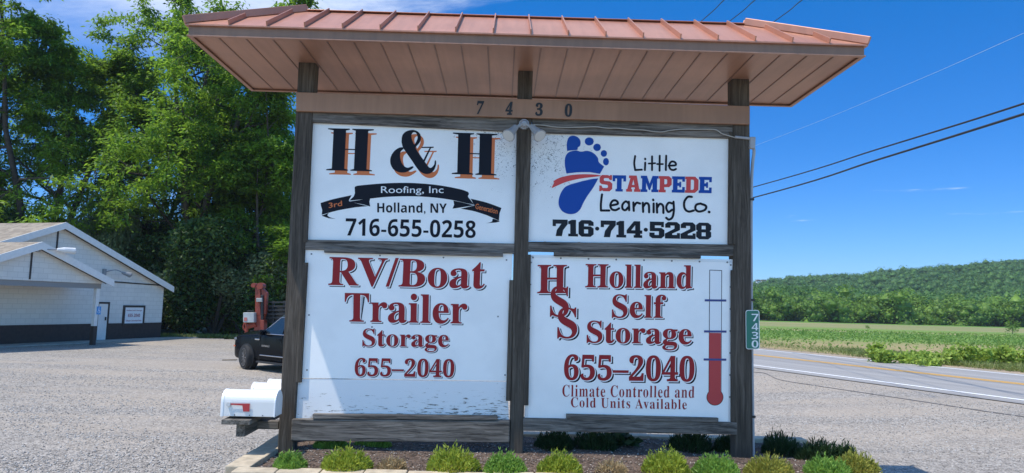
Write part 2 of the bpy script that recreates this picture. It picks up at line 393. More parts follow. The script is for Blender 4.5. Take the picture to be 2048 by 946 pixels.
class Art:
    "collects flat shapes given in picture pixels on the sign plane at depth n"
    def __init__(s, n, fn=None): s.n = n; s.mb = MB(); s.k = 0; s.fn = fn or on_sign
    def put(s, vs_px, fs, lift=None):
        n = s.n - (s.k * 0.00012 if lift is None else lift); s.k += 1
        s.mb.add([s.fn(x, y, n) for x, y in vs_px], fs)
    def conts(s, conts): s.put(*contours_mesh(conts))
    def unit(s, vs, fs, bl, br, tl, box, d=(0, 0)):
        "map unit box (x0,y0,x1,y1) to the parallelogram bl, br, tl in pixels"
        x0, y0, x1, y1 = box; bl, br, tl = map(lambda q: np.array(q, float), (bl, br, tl))
        pts = [bl + (br - bl) * ((x - x0) / (x1 - x0)) + (tl - bl) * ((y - y0) / (y1 - y0)) + np.array(d) for x, y in vs]
        s.put(pts, fs)
    def stroke(s, pts, w):
        "a brush stroke with round ends"
        pts = [np.array(p, float) for p in smooth_path(pts)]
        L, R = [], []
        for i, p in enumerate(pts):
            t = pts[min(i + 1, len(pts) - 1)] - pts[max(i - 1, 0)]; t /= np.linalg.norm(t) + 1e-9
            q = np.array([-t[1], t[0]]) * w / 2; L.append(p + q); R.append(p - q)
        def capp(c, t):
            a0 = math.atan2(t[1], t[0]); return [c + w / 2 * np.array([math.cos(a0 + a), math.sin(a0 + a)]) for a in np.linspace(-math.pi / 2, math.pi / 2, 6)[1:-1]]
        te = pts[-1] - pts[-2]; ts = pts[0] - pts[1]
        # quads along the stroke, then round caps
        k = len(L); vs = L + R; fs = [(i, i + 1, k + i + 1, k + i) for i in range(k - 1)]
        e = capp(pts[-1], te); b0 = len(vs); vs += e; fs.append(tuple([2 * k - 1] + list(range(b0, b0 + len(e))) + [k - 1]))
        e = capp(pts[0], ts); b0 = len(vs); vs += e; fs.append(tuple([0] + list(range(b0, b0 + len(e))) + [k]))
        s.put(vs, fs)
    def build(s, name, mat, parent): return s.mb.build(name, mat, parent)
def smooth_path(p, k=5):
    if len(p) < 3: return p
    p = [np.array(q, float) for q in p]; out = []
    e = [2 * p[0] - p[1]] + p + [2 * p[-1] - p[-2]]
    for i in range(1, len(e) - 2):
        a, b, c, d = e[i - 1:i + 3]
        for t in np.linspace(0, 1, k, endpoint=False):
            out.append(0.5 * (2 * b + (c - a) * t + (2 * a - 5 * b + 4 * c - d) * t ** 2 + (-a + 3 * b - 3 * c + d) * t ** 3))
    return out + [p[-1]]


# ================================================================== THE LAND
def sheet(name, xs, ys, off, mat, mask=None, hfun=None, jit=None):
    X, Y = np.meshgrid(xs, ys); Z = (hfun or G)(X, Y) + off
    vs = np.stack([X.ravel(), Y.ravel(), Z.ravel()], 1); w = len(xs); fs = []
    for j in range(len(ys) - 1):
        for i in range(w - 1): fs.append((j * w + i, j * w + i + 1, (j + 1) * w + i + 1, (j + 1) * w + i))
    return raw(name, vs, fs, mat, smoothed=True)
# road frame: along RD, across RN (offset measured across)
RD = np.array([-0.347, 0.938, 0]); RD /= np.linalg.norm(RD); RN = np.array([RD[1], -RD[0], 0])
def rp(along, across, z): 
    p = RD * along + RN * across; return np.array([p[0], p[1], float(G(p[0], p[1])) + z])
S_NEAR, S_MID, S_FAR = 17.1, 21.4, 24.6
S_EDGE0, S_EDGE1 = 16.45, 25.2

# base soil, one sheet out to the horizon
m, n, l, p = new_mat('soil'); c = n.new('ShaderNodeTexCoord').outputs['Object']
a = noise(n, l, c, 0.4, 6); l.new(mixrgb(n, l, mrange(n, l, a, .35, .65), (0.07, 0.10, 0.03), (0.13, 0.14, 0.05)), p.inputs['Base Color']); p.inputs['Roughness'].default_value = .95
SOIL = m
xs = np.concatenate([np.linspace(-600, -60, 8)[:-1], np.linspace(-60, 60, 61), np.linspace(60, 700, 8)[1:]])
ys = np.concatenate([np.linspace(-300, -30, 6)[:-1], np.linspace(-30, 90, 61), np.linspace(90, 900, 10)[1:]])
tag(sheet('ground', xs, ys, -0.06, SOIL), kind='structure')

# gravel lot, up to the road shoulder and the foot of the trees
def strip(name, edges, mat, z, a0=-60, a1=150, step=3.0):
    al = np.arange(a0, a1 + .1, step); vs = []; fs = []; w = len(edges)
    for q in al:
        for e in edges: vs.append(rp(q, e, z))
    for i in range(len(al) - 1):
        for j in range(w - 1): fs.append((i * w + j, i * w + j + 1, (i + 1) * w + j + 1, (i + 1) * w + j))
    return tag(raw(name, vs, fs, mat, smoothed=True), kind='structure')
al = np.arange(-40, 62, 1.0); ac = np.arange(-46, 17.01, 1.0); vs = []; fs = []; w = len(ac)
for q in al:
    for e in ac: vs.append(rp(q, e, 0.0))
    # the far side of the lot bends away under the trees
for i in range(len(al) - 1):
    for j in range(w - 1):
        cx_, cy_, _ = np.mean([vs[i * w + j], vs[(i + 1) * w + j + 1]], axis=0)
        if cx_ < -4 and cy_ > 38.2 + 0.6 * math.sin(cx_ * .7): continue
        fs.append((i * w + j, i * w + j + 1, (i + 1) * w + j + 1, (i + 1) * w + j))
tag(raw('gravel_lot', vs, fs, GRAVEL, smoothed=True), kind='structure')

# asphalt road
m, n, l, p = new_mat('asphalt'); c = n.new('ShaderNodeTexCoord').outputs['Object']
v = noise(n, l, c, 60.0, 3); rd = mapping(n, l, c, (1, 1, 1), rot=(0, 0, math.atan2(RD[0], RD[1])))
tr_ = noise(n, l, mapping(n, l, rd, (1.4, 0.03, 1)), 1.0, 3)
f = mathn(n, l, 'ADD', mathn(n, l, 'MULTIPLY', v, .45), mathn(n, l, 'MULTIPLY', tr_, .55))
l.new(mixrgb(n, l, mrange(n, l, f, .38, .62), (0.235, 0.225, 0.213), (0.33, 0.315, 0.295)), p.inputs['Base Color']); p.inputs['Roughness'].default_value = .85
bump(n, l, v, .4, .006, p)
ASPH = m
strip('road', [S_EDGE0, S_NEAR, S_MID, S_FAR, S_EDGE1], ASPH, 0.02)
def paint(name, col):
    m, n, l, p = new_mat(name); c = n.new('ShaderNodeTexCoord').outputs['Object']
    a = noise(n, l, c, 14.0, 5, .7); l.new(mixrgb(n, l, mrange(n, l, a, .42, .72), col, tuple(.45 * q + .08 for q in col)), p.inputs['Base Color']); p.inputs['Roughness'].default_value = .7
    return m
PW, PY = paint('road_paint_white', (0.82, 0.82, 0.80)), paint('road_paint_yellow', (0.75, 0.40, 0.04))
strip('edge_line', [S_NEAR, S_NEAR + .2], PW, 0.026)
strip('edge_line', [S_FAR, S_FAR + .2], PW, 0.026)
strip('centre_line', [S_MID - .24, S_MID - .06], PY, 0.026); strip('centre_line', [S_MID + .06, S_MID + .24], PY, 0.026)
# far shoulder of stony soil
SHOULD = gravel_mat('stony_shoulder', (0.36, 0.30, 0.23), 0.4, s=20)
strip('road_shoulder', [S_EDGE1, S_EDGE1 + 1.6], SHOULD, 0.0, a0=4)

# the flat field beyond the road: bands of crop, stubble, meadow
m, n, l, p = new_mat('field_soil_and_crop'); p.inputs['Roughness'].default_value = 1.0; p.inputs['Specular IOR Level'].default_value = 0.1
c = n.new('ShaderNodeTexCoord').outputs['Object']; rd = mapping(n, l, c, (1, 1, 1), rot=(0, 0, RAD(4)))
sp = n.new('ShaderNodeSeparateXYZ'); l.new(rd, sp.inputs[0])
wob = noise(n, l, c, 0.035, 4); yy = mathn(n, l, 'ADD', sp.outputs['Y'], mathn(n, l, 'MULTIPLY', mathn(n, l, 'SUBTRACT', wob, .5), 9.0))
fine = noise(n, l, mapping(n, l, rd, (0.5, 1.2, 1)), 1.6, 6, .7)
row = noise(n, l, mapping(n, l, rd, (0.04, 1.0, 1)), 0.9, 3)
soilc = mixrgb(n, l, mrange(n, l, fine, .35, .65), (0.36, 0.27, 0.155), (0.24, 0.235, 0.095))
greenc = mixrgb(n, l, mrange(n, l, fine, .35, .68), (0.11, 0.19, 0.045), (0.20, 0.30, 0.08))
stub = mixrgb(n, l, mrange(n, l, row, .4, .62), (0.17, 0.205, 0.075), (0.30, 0.265, 0.135))
f1 = mrange(n, l, mathn(n, l, 'ADD', yy, mathn(n, l, 'MULTIPLY', row, 14)), 53, 66)
col = mixrgb(n, l, f1, soilc, greenc)
f2 = mrange(n, l, yy, 80, 84); col = mixrgb(n, l, f2, col, (0.40, 0.34, 0.19))
f3 = mrange(n, l, yy, 87, 91); col = mixrgb(n, l, f3, col, (0.16, 0.24, 0.06))
f4 = mrange(n, l, yy, 100, 110); col = mixrgb(n, l, f4, col, stub)
f5 = mrange(n, l, yy, 152, 164); col = mixrgb(n, l, f5, col, (0.13, 0.24, 0.05))
l.new(col, p.inputs['Base Color']); bump(n, l, fine, .5, .08, p)
FIELD = m
al = np.arange(-70, 190, 4.0); ac = np.concatenate([[S_EDGE1 + 1.4], np.arange(31, 290, 6.0)]); vs = []; fs = []; w = len(ac)
for q in al:
    for e in ac: vs.append(rp(q, e, 0.01))
for i in range(len(al) - 1):
    for j in range(w - 1): fs.append((i * w + j, i * w + j + 1, (i + 1) * w + j + 1, (i + 1) * w + j))
tag(raw('field', vs, fs, FIELD, smoothed=True), kind='structure')

# ------------------------------------------------------------------ leaf quads
def quads(P, A, B):
    "centre P, half vectors A and B (k,3)"
    V = np.stack([P - A - B, P + A - B, P + A + B, P - A + B], 1).reshape(-1, 3)
    return V, np.arange(len(V)).reshape(-1, 4)
def rdir(k, up=0.0, rng=RNG):
    d = rng.normal(size=(k, 3)); d[:, 2] += up; return d / np.linalg.norm(d, axis=1, keepdims=True)
def leafcards(P, ln, wd, rng=RNG, up=0.0, flat=0.0):
    "one pointed leaf card per point: random direction, long axis ln, width wd"
    k = len(P); a = rdir(k, up, rng); a[:, 2] *= (1 - flat); a /= np.linalg.norm(a, axis=1, keepdims=True)
    b = np.cross(a, rdir(k, 0, rng)); b /= np.linalg.norm(b, axis=1, keepdims=True) + 1e-9
    s = rng.uniform(.65, 1.25, (k, 1)); A = a * (ln * s / 2); B = b * (wd * s / 2)
    V = np.stack([P - A, P - 0.1 * A + B, P + A, P - 0.1 * A - B], 1).reshape(-1, 3)
    return V, np.arange(len(V)).reshape(-1, 4)

# ------------------------------------------------------------------ hill and forest
def hill_h(x, y):
    "the wooded ridge behind the field"
    x = np.asarray(x, float); y = np.asarray(y, float)
    q = x / np.maximum(y, 1.0)                      # bearing
    up_ = smooth(185, 590, y)
    ridge = 19 + 31 * smooth(0.28, 0.95, q) + 1.0 * np.sin(q * 21) + .8 * np.sin(q * 47 + 1)
    return up_ * ridge - 0.3 + 1.6 * smooth(168, 220, y) * (1 + np.sin(x * .03))
xs = np.arange(-120, 661, 15.0); ys = np.arange(140, 741, 15.0)
tag(sheet('hill', xs, ys, 0, plain('hill_floor', (0.03, 0.05, 0.015), .95, var=.3, scale=.05), hfun=hill_h), kind='structure')
def crown_blob(rng, k):
    "points over a lumpy crown of unit height, and inner core"
    lob = rng.normal(size=(7, 3)) * [.27, .27, .2] + [0, 0, .55]; r = rng.uniform(.22, .38, 7)
    i = rng.integers(0, 7, k); d = rdir(k, 0.25, rng)
    return lob[i] + d * (r[i] * rng.uniform(.8, 1.05, k))[:, None], lob, r
def forest(name, pts, hts, k, leaf, mat, seed):
    rng = np.random.default_rng(seed); VV = []; FF = []; b = 0
    proto = []
    for _ in range(9):
        P, lob, r = crown_blob(rng, k); V, Fq = leafcards(P, leaf, leaf * .7, rng, .1)
        # dark core so that the crown is not see-through
        for c_, r_ in zip(lob, r):
            o6 = np.array([[1, 0, 0], [0, 1, 0], [-1, 0, 0], [0, -1, 0], [0, 0, 1], [0, 0, -1]]) * r_ * .74 + c_
            q = np.array([[0, 1, 4, 4], [1, 2, 4, 4], [2, 3, 4, 4], [3, 0, 4, 4], [1, 0, 5, 5], [2, 1, 5, 5], [3, 2, 5, 5], [0, 3, 5, 5]])
            # as degenerate-free quads: split each triangle at its centroid edge
            tri = q[:, :3]; mid = (o6[tri[:, 0]] + o6[tri[:, 1]]) / 2; nb = len(V)
            V = np.concatenate([V, o6, mid]); 
            Fq = np.concatenate([Fq, np.stack([tri[:, 0] + nb, np.arange(8) + nb + 6, tri[:, 1] + nb, tri[:, 2] + nb], 1)])
        proto.append((V, Fq))
    for (x, y, z), h in zip(pts, hts):
        V, Fq = proto[rng.integers(0, 9)]; a = rng.uniform(0, 6.28); c_, s_ = math.cos(a), math.sin(a); w_ = h * rng.uniform(.9, 1.5)
        X = np.stack([(V[:, 0] * c_ - V[:, 1] * s_) * w_ + x, (V[:, 0] * s_ + V[:, 1] * c_) * w_ + y, V[:, 2] * h + z], 1)
        VV.append(X); FF.append(Fq + b); b += len(V)
    return tag(raw(name, np.concatenate(VV), np.concatenate(FF), mat), kind='stuff')
rng = np.random.default_rng(3); pts = []; hts = []
while len(pts) < 2500:
    y = 192 + 450 * rng.random() ** 1.25; q = rng.uniform(.22, .86); x = q * y
    h = rng.uniform(4.5, 8); pts.append((x, y, float(hill_h(x, y)) - .8)); hts.append(h)
forest('hillside_forest', pts, hts, 400, 0.08, FOREST, 5)
pts = []; hts = []
for i in range(150):
    q = rng.uniform(.24, .86); y = rng.uniform(168, 188) + (8 if rng.random() < .3 else 0); h = rng.uniform(4, 7.5)
    pts.append((q * y, y, -.6)); hts.append(h)
forest('field_edge_wood', pts, hts, 700, 0.085, FOREST2, 6)

# crop rows and roadside weeds, uncountable
rng = np.random.default_rng(11); P = []
while len(P) < 11000:
    y = rng.uniform(29, 84); q = rng.uniform(.30, .82); x = q * y
    s = x * RN[0] + y * RN[1]
    if s < S_EDGE1 + 2.2: continue
    yr = round(y / .76) * .76 + rng.normal() * .2
    dens = .10 + .90 * float(smooth(43, 55, y + 4 * math.sin(x * .2)))
    if rng.random() > dens: continue
    P.append((x, yr, -.2 + rng.uniform(.03, .18)))
V, Fq = leafcards(np.array(P), .26, .10, rng, .5)
tag(raw('crop_rows', V, Fq, CROP), kind='stuff')
rng = np.random.default_rng(12); P = []
while len(P) < 16000:
    al_ = rng.uniform(-8, 40); ac_ = S_EDGE1 + .9 + 3.8 * rng.random() ** .8; x, y, z = rp(al_, ac_, 0)
    if not .28 < x / y < .85: continue
    if rng.random() > .06 + .94 * float(smooth(.42, .56, x / y)): continue
    P.append((x, y, z + rng.uniform(.0, .2)))
V, Fq = leafcards(np.array(P), .30, .025, rng, 1.6)
tag(raw('roadside_grass', V, Fq, GRASS), kind='stuff')

# leafy weeds that stand up from the verge, each a plant
def weed(loc, h, wdt, k, mat, name='roadside_weed', seed=0):
    rng = np.random.default_rng(seed); i = rng.integers(0, 9, k)
    st = rng.normal(size=(9, 2)) * wdt * .28; t = rng.random(k) ** .7; hh = h * rng.uniform(.65, 1.0, 9)
    P = np.stack([st[i, 0] * (1 + .4 * t), st[i, 1] * (1 + .4 * t), t * hh[i]], 1) + rng.normal(size=(k, 3)) * [.09, .09, .05]
    P[:, 2] = np.abs(P[:, 2]) + .03
    V, Fq = leafcards(P, .17, .10, rng, .2, .3)
    o = raw(name, V, Fq, mat); o.location = loc; return o

# ================================================================== TREES
def branch_tree(seed, H_, spread, trunk_r, k_leaf, first=.28, leaders=3, lean=(0, 0), droop=.35, leaf=(.30, .12), clus=1.0):
    "a tree of H_ metres: tapered trunk, limbs in tiers, leaf sprays round the twigs"
    rng = np.random.default_rng(seed); wood_ = MB(); tips = []
    def limb(p, d, L, r, lev):
        k = 5 if lev < 2 else 4; pts = [p]; q = p.copy(); dd = d.copy()
        for i in range(k):
            dd = dd + rng.normal(size=3) * (.10 if lev == 0 else .17); dd[2] += (.05 if lev < 2 else -.10 * droop); dd /= np.linalg.norm(dd)
            q = q + dd * L / k; pts.append(q.copy())
        rad = [max(.012, r * (1 - .72 * i / k)) for i in range(k + 1)]
        wood_.tube(pts, rad, 8 if lev == 0 else 5 if lev < 3 else 3, cap=False)
        if lev >= 3 or L < .9:
            tips.extend(pts[2:]); return
        nb = {0: 10, 1: 5, 2: 3}[lev]
        for j in range(nb):
            t = (first + (1 - first) * ((j + rng.random()) / nb) ** .8) if lev == 0 else .25 + .75 * (j + rng.random()) / nb
            f_ = t * k; i = min(int(f_), k - 1); pp = pts[i] + (pts[i + 1] - pts[i]) * (f_ - i)
            ax = pts[i + 1] - pts[i]; ax = ax / np.linalg.norm(ax)
            s = np.cross(ax, rng.normal(size=3)); s /= np.linalg.norm(s) + 1e-9
            up_ = .55 if lev == 0 else .75
            nd = ax * up_ * rng.uniform(.5, 1.1) + s; nd /= np.linalg.norm(nd)
            if lev == 0: LL = spread * rng.uniform(.7, 1.1) * (1.0 - .55 * max(0, t - .45) / .55)
            else: LL = L * rng.uniform(.38, .62)
            limb(pp, nd, LL, rad[i] * rng.uniform(.42, .6), lev + 1)
        tips.extend(pts[-1:] if lev else pts[-1:] * 14 + pts[-2:-1] * 14)
    for i in range(leaders):
        a = 2 * math.pi * (i + rng.random() * .5) / leaders; tilt = 0 if leaders == 1 else rng.uniform(.06, .2)
        d = np.array([math.cos(a) * tilt + lean[0], math.sin(a) * tilt + lean[1], 1.0]); d /= np.linalg.norm(d)
        limb(np.array([math.cos(a), math.sin(a), 0]) * (0 if leaders == 1 else trunk_r * .55), d, H_ * (1 if i == 0 else rng.uniform(.72, .95)), trunk_r * (1 if leaders == 1 else .75), 0)
    tips = np.array(tips); tips = tips[tips[:, 2] > H_ * .12]
    i = rng.integers(0, len(tips), k_leaf); g = rng.normal(size=(k_leaf, 3)) * [.34 * clus, .34 * clus, .14 * clus]
    P = tips[i] + g; P[:, 2] -= .25 * (g[:, 0] ** 2 + g[:, 1] ** 2)
    k = k_leaf; a = np.concatenate([g[:, :2] + rng.normal(size=(k, 2)) * .35, rng.normal(size=(k, 1)) * .22 - .16], 1); a /= np.linalg.norm(a, axis=1, keepdims=True)
    nrm = np.stack([rng.normal(size=k) * .45, rng.normal(size=k) * .45, np.ones(k)], 1)
    b = np.cross(a, nrm); b /= np.linalg.norm(b, axis=1, keepdims=True) + 1e-9
    s = rng.uniform(.55, 1.25, (k, 1)); A = a * leaf[0] * s / 2; B = b * leaf[1] * s / 2
    # a spray of two leaflets rows, folded at the midrib and hanging at the tip
    dn = np.array([0, 0, -1.0]) * leaf[0] * .12 * s
    V = np.stack([P - A, P - .1 * A + B, P + A + dn, P - .1 * A - B], 1).reshape(-1, 3)
    return wood_, V, np.arange(len(V)).reshape(-1, 4)
def make_tree(name, spec, leafm, label, group='trees behind the white building'):
    w_, V, Fq = branch_tree(**spec)
    r = empty(name, (0, 0, 0), label, 'tree', group)
    w_.build('trunk', BARK, r, smoothed=True); raw('crown', V, Fq, leafm, r)
    return r
def dup(root, loc, rz, sc=(1, 1, 1), label=None, leafm=None):
    r = root.copy(); COL.objects.link(r); r.location = tuple(map(float, loc)); r.rotation_euler = (0, 0, rz); r.scale = sc
    if label: r['label'] = label
    for ch in list(root.children):
        c = ch.copy(); COL.objects.link(c); c.parent = r; c.matrix_parent_inverse = Matrix()
        if leafm and c.name.startswith('crown'):
            c.material_slots[0].link = 'OBJECT'; c.material_slots[0].material = leafm
    return r
tall = make_tree('tall_tree', dict(seed=21, H_=20, spread=6.2, trunk_r=.34, k_leaf=72000, first=.24, leaders=3), LEAF, 'x')
tall2 = make_tree('tall_tree', dict(seed=34, H_=19, spread=5.6, trunk_r=.30, k_leaf=60000, first=.22, leaders=2), LEAF2, 'x')
slim = make_tree('slender_tree', dict(seed=55, H_=15, spread=3.8, trunk_r=.17, k_leaf=36000, first=.12, leaders=2), LEAF, 'x')
for r_ in (tall, tall2, slim):
    for ch in r_.children: ch.matrix_parent_inverse = Matrix()
def spot(px, d):
    q = at_y(px, 600, d); return (q[0], d, float(G(q[0], d)) - .15)
TREES = [  # source, pixel column, distance, turn, height scale, width scale, leaf material, label
    (tall, 380, 44, .4, 1.16, 1.02, None, 'tallest leafy tree, its top cut off by the frame beside the roof corner'),
    (tall, 95, 45, 2.1, 1.06, 1.0, None, 'broad tall tree rising over the white building with a dark forked trunk'),
    (tall2, 258, 47, 1.2, .98, 1.0, None, 'mid green tree between the two tallest trees, over the building ridge'),
    (tall2, -40, 44, 3.4, 1.08, 1.0, LEAF, 'tree at the far edge of the photo, its crown cut off by the frame'),
    (slim, 545, 43, .9, .96, 1.05, None, 'slender bright tree beside the post of the sign, above the black car'),
    (slim, 470, 47, 3.9, 1.12, 1.1, LEAF2, 'darker slender tree half hidden under the roof corner of the sign'),
    (slim, 640, 52, 2.8, 1.0, 1.1, LEAF2, 'slender tree mostly hidden behind the sign panels'),
]
used = set()
for src, px, d, rz, sh, sw, lm, lab in TREES:
    loc = spot(px, d)
    if src.name not in used:
        used.add(src.name); src.location = loc; src.rotation_euler = (0, 0, rz); src.scale = (sw, sw, sh); src['label'] = lab
        if lm:
            for ch in src.children:
                if ch.name.startswith('crown'): ch.material_slots[0].link = 'OBJECT'; ch.material_slots[0].material = lm
    else: dup(src, loc, rz, (sw, sw, sh), lab, lm)
# understory bushes that fill the shade under the trees
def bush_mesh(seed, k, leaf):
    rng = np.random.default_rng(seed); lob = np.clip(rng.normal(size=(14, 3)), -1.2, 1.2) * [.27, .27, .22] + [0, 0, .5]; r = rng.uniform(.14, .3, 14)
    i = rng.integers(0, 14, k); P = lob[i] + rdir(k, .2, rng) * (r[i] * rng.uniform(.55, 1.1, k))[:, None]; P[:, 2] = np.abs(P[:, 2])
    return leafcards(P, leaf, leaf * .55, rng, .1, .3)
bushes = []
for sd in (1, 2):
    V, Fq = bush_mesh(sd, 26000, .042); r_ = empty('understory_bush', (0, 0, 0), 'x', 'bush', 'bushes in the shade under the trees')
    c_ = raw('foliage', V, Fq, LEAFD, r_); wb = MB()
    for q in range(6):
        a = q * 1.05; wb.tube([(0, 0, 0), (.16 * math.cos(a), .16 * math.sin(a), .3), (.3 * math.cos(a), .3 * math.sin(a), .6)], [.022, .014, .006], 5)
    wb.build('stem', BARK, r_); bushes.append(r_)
BUSH = [  # column, distance, height, width, material, label
    (196, 43.5, 9.2, 3.8, LEAFS, 'pale silvery bush rising behind the ridge of the white building'),
    (40, 44, 6.0, 7.5, None, 'dark bush behind the ridge of the building near the edge of the photo'),
    (120, 46, 7.2, 7.0, None, 'dark bush between the building ridge and the broad tall tree'),
    (300, 45, 6.0, 6.0, None, 'dark bush above the sloping eave of the white building'),
    (372, 43, 4.8, 5.0, None, 'dark bush at the corner of the building beside the thin marker pipe'),
    (430, 41.5, 6.6, 6.0, None, 'dark bush in deep shade between the building and the crane truck'),
    (490, 42.5, 5.2, 5.5, None, 'dark bush behind the grey box of the crane truck'),
    (550, 43.5, 5.4, 6.0, LEAF2, 'greener bush behind the black stake rack of the crane truck'),
    (610, 46, 7.0, 7.0, None, 'dark bush hidden for the most part behind the sign'),
    (395, 46.5, 6.0, 6.0, None, 'taller dark bush behind the others between building and sign'),
    (470, 47.5, 5.4, 6.0, None, 'tall dark bush under the slender trees'),
    (260, 48, 7.6, 7.0, None, 'tall dark bush in the second row over the building eave'),
    (330, 50, 6.0, 7.0, None, 'tall dark bush in the second row under the tallest tree'),
    (-40, 45, 7.2, 7.5, None, 'dark bush at the very edge of the photo behind the building'),
    (545, 50, 5.6, 7.0, LEAFD, 'tall dark bush in the second row beside the post of the sign'),
]
used = set()
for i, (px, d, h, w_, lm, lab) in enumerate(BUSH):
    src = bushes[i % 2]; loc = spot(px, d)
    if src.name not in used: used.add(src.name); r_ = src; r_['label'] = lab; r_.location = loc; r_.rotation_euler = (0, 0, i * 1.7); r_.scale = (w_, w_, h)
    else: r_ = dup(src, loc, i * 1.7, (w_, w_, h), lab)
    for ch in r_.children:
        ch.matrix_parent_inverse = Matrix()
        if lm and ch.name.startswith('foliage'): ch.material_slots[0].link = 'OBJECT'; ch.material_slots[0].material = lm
# grass at the foot of the trees
rng = np.random.default_rng(31); P = []
for _ in range(9000):
    x = rng.uniform(-27, -9); y = 38.4 + .6 * math.sin(x * .7) + abs(rng.normal()) * .9 - .15; P.append((x, y, float(G(x, y)) + rng.uniform(0, .12)))
V, Fq = leafcards(np.array(P), .28, .05, rng, 1.4)
tag(raw('grass_strip', V, Fq, GRASS), kind='stuff')

# ================================================================== THE SIGN
SIGN = empty('business_sign', O + np.array([0, 0, 0.0]), 'big roofed roadside sign with four white panels in a weathered wooden frame', 'sign')
def part(mb, name, mats, bevel=0.0, parent=None, label=None, **k):
    o = mb.build(name, mats, parent or SIGN, bevel, **k)
    if label: o['label'] = label
    return o
# posts (left edge, right edge at top and foot in the picture)
def post(tl, tr, bl, br, n0=0.0, th=.19):
    b = MB(); f = [on_sign(*tl, n0), on_sign(*tr, n0), on_sign(*br, n0), on_sign(*bl, n0)]
    for i in (2, 3): f[i] = f[i] + (f[i] - f[3 - i]) / abs(f[3 - i][2] - f[i][2]) * 0.35
    b.hexa(f + [q + N * th for q in f]); return part(b, 'post', WOODZ, .012)
post((597, 122), (631, 122), (553, 930), (585, 930))
post((1037, 140), (1066, 140), (1019, 905), (1046, 905))
post((1465, 150), (1499, 150), (1471, 918), (1506, 918))
# brown metal beam with the house number
b = MB(); b.board([(592, 184), (1500, 212), (1500, 249), (592, 222)], -.045, .043); BEAM = part(b, 'number_beam', BEAMM, .006)
NUMB = plain('black_house_number', (0.012, 0.012, 0.013), 0.5)
for ch, x, y in (('7', 961, 215), ('4', 1018, 216.5), ('3', 1078, 218.5), ('0', 1137, 220.5)):
    s = {'7': '𝟕', '4': '𝟒', '3': '𝟑', '0': '𝟎'}[ch]
    a_ = Art(-.052); v_, f_ = text_mesh(s, .02, shear=.22 if ch in '74' else .06); bb = (v_[:, 0].min(), v_[:, 1].min(), v_[:, 0].max(), v_[:, 1].max()); w_ = 7.5
    a_.unit(v_, f_, (x - w_, y + 13), (x + w_, y + 13.5), (x - w_, y - 13.5), bb)
    o = a_.build('house_number', NUMB, BEAM)
def boards(lst, name, mat, n0, th, bev=.006):
    for q in lst:
        b = MB(); b.board(q, n0, th); part(b, name, mat, bev)
boards([[(621, 214), (1037, 231), (1032, 263), (619, 244)], [(1064, 231), (1466, 243), (1465, 276), (1065, 265)],
        [(607, 479), (1030, 487), (1029, 507), (606, 499)], [(1056, 483), (1472, 489), (1471, 512), (1055, 502)]], 'cross_rail', WOODX, .012, .10)
boards([[(583, 838), (1020, 841), (1019, 886), (581, 882)]], 'bottom_beam', WOODX, -.03, .12, .012)
boards([[(1046, 836), (1475, 845), (1474, 870), (1046, 862)]], 'bottom_beam', WOODX, -.004, .10, .01)
boards([[(648, 496), (1006, 504), (1006, 513), (648, 505)], [(1108, 503), (1402, 509), (1402, 517), (1108, 512)],
        [(1133, 828), (1437, 836), (1437, 845), (1133, 838)]], 'retaining_slat', WOODX, -.012, .045, .004)
boards([[(625, 828), (995, 832), (995, 840), (625, 837.5)]], 'retaining_slat', WOODX, -.036, .10, .004)
boards([[(606, 525), (615, 525), (602, 765), (590, 765)], [(620, 240), (624, 240), (613, 484), (606, 484)],
        [(1019, 560), (1027, 560), (1021, 802), (1012, 802)], [(1053, 509), (1062, 509), (1057, 811), (1047, 811)],
        [(1463, 540), (1475, 540), (1474, 844), (1463, 844)], [(1460, 263), (1472, 264), (1472, 489), (1458, 488)]], 'side_slat', WOODZ, -.004, .075, .004)
# roof: hipped standing seam metal on a flat soffit
ZS = 4.508; UL, UR, NF, NB = -3.545, 3.765, -.87, 1.09; ROOF_A = RAD(0.0)
RT = T * math.cos(RAD(-1.3)) + N * math.sin(RAD(-1.3)); RNn = N * math.cos(RAD(-1.3)) - T * math.sin(RAD(-1.3))
def rs(u, n_, z): return O + RT * u + RNn * n_ + np.array([0, 0, z])
FH = .112; ZE = ZS + FH; NR = .11; ZR = ZE + .60; RL, RR = UL + .98, UR - .98
b = MB(); 
b.hexa([rs(UL + .03, NF + .03, ZS + .012), rs(UR - .03, NF + .03, ZS + .012), rs(UR - .03, NB - .03, ZS + .012), rs(UL + .03, NB - .03, ZS + .012)] +
       [rs(UL + .03, NF + .03, ZS + .03), rs(UR - .03, NF + .03, ZS + .03), rs(UR - .03, NB - .03, ZS + .03), rs(UL + .03, NB - .03, ZS + .03)])
SOFFIT = part(b, 'soffit', SOFF)
b = MB(); k_ = 25
for i in range(1, k_):
    u = UL + (UR - UL) * i / k_
    b.hexa([rs(u - .007, NF + .04, ZS + .004), rs(u + .007, NF + .04, ZS + .004), rs(u + .007, NB - .04, ZS + .004), rs(u - .007, NB - .04, ZS + .004)] +
           [rs(u - .007, NF + .04, ZS + .013), rs(u + .007, NF + .04, ZS + .013), rs(u + .007, NB - .04, ZS + .013), rs(u - .007, NB - .04, ZS + .013)])
part(b, 'panel_seam', roof_metal('soffit_seam_metal', (0.22, 0.12, 0.085), .45, .25), parent=SOFFIT)
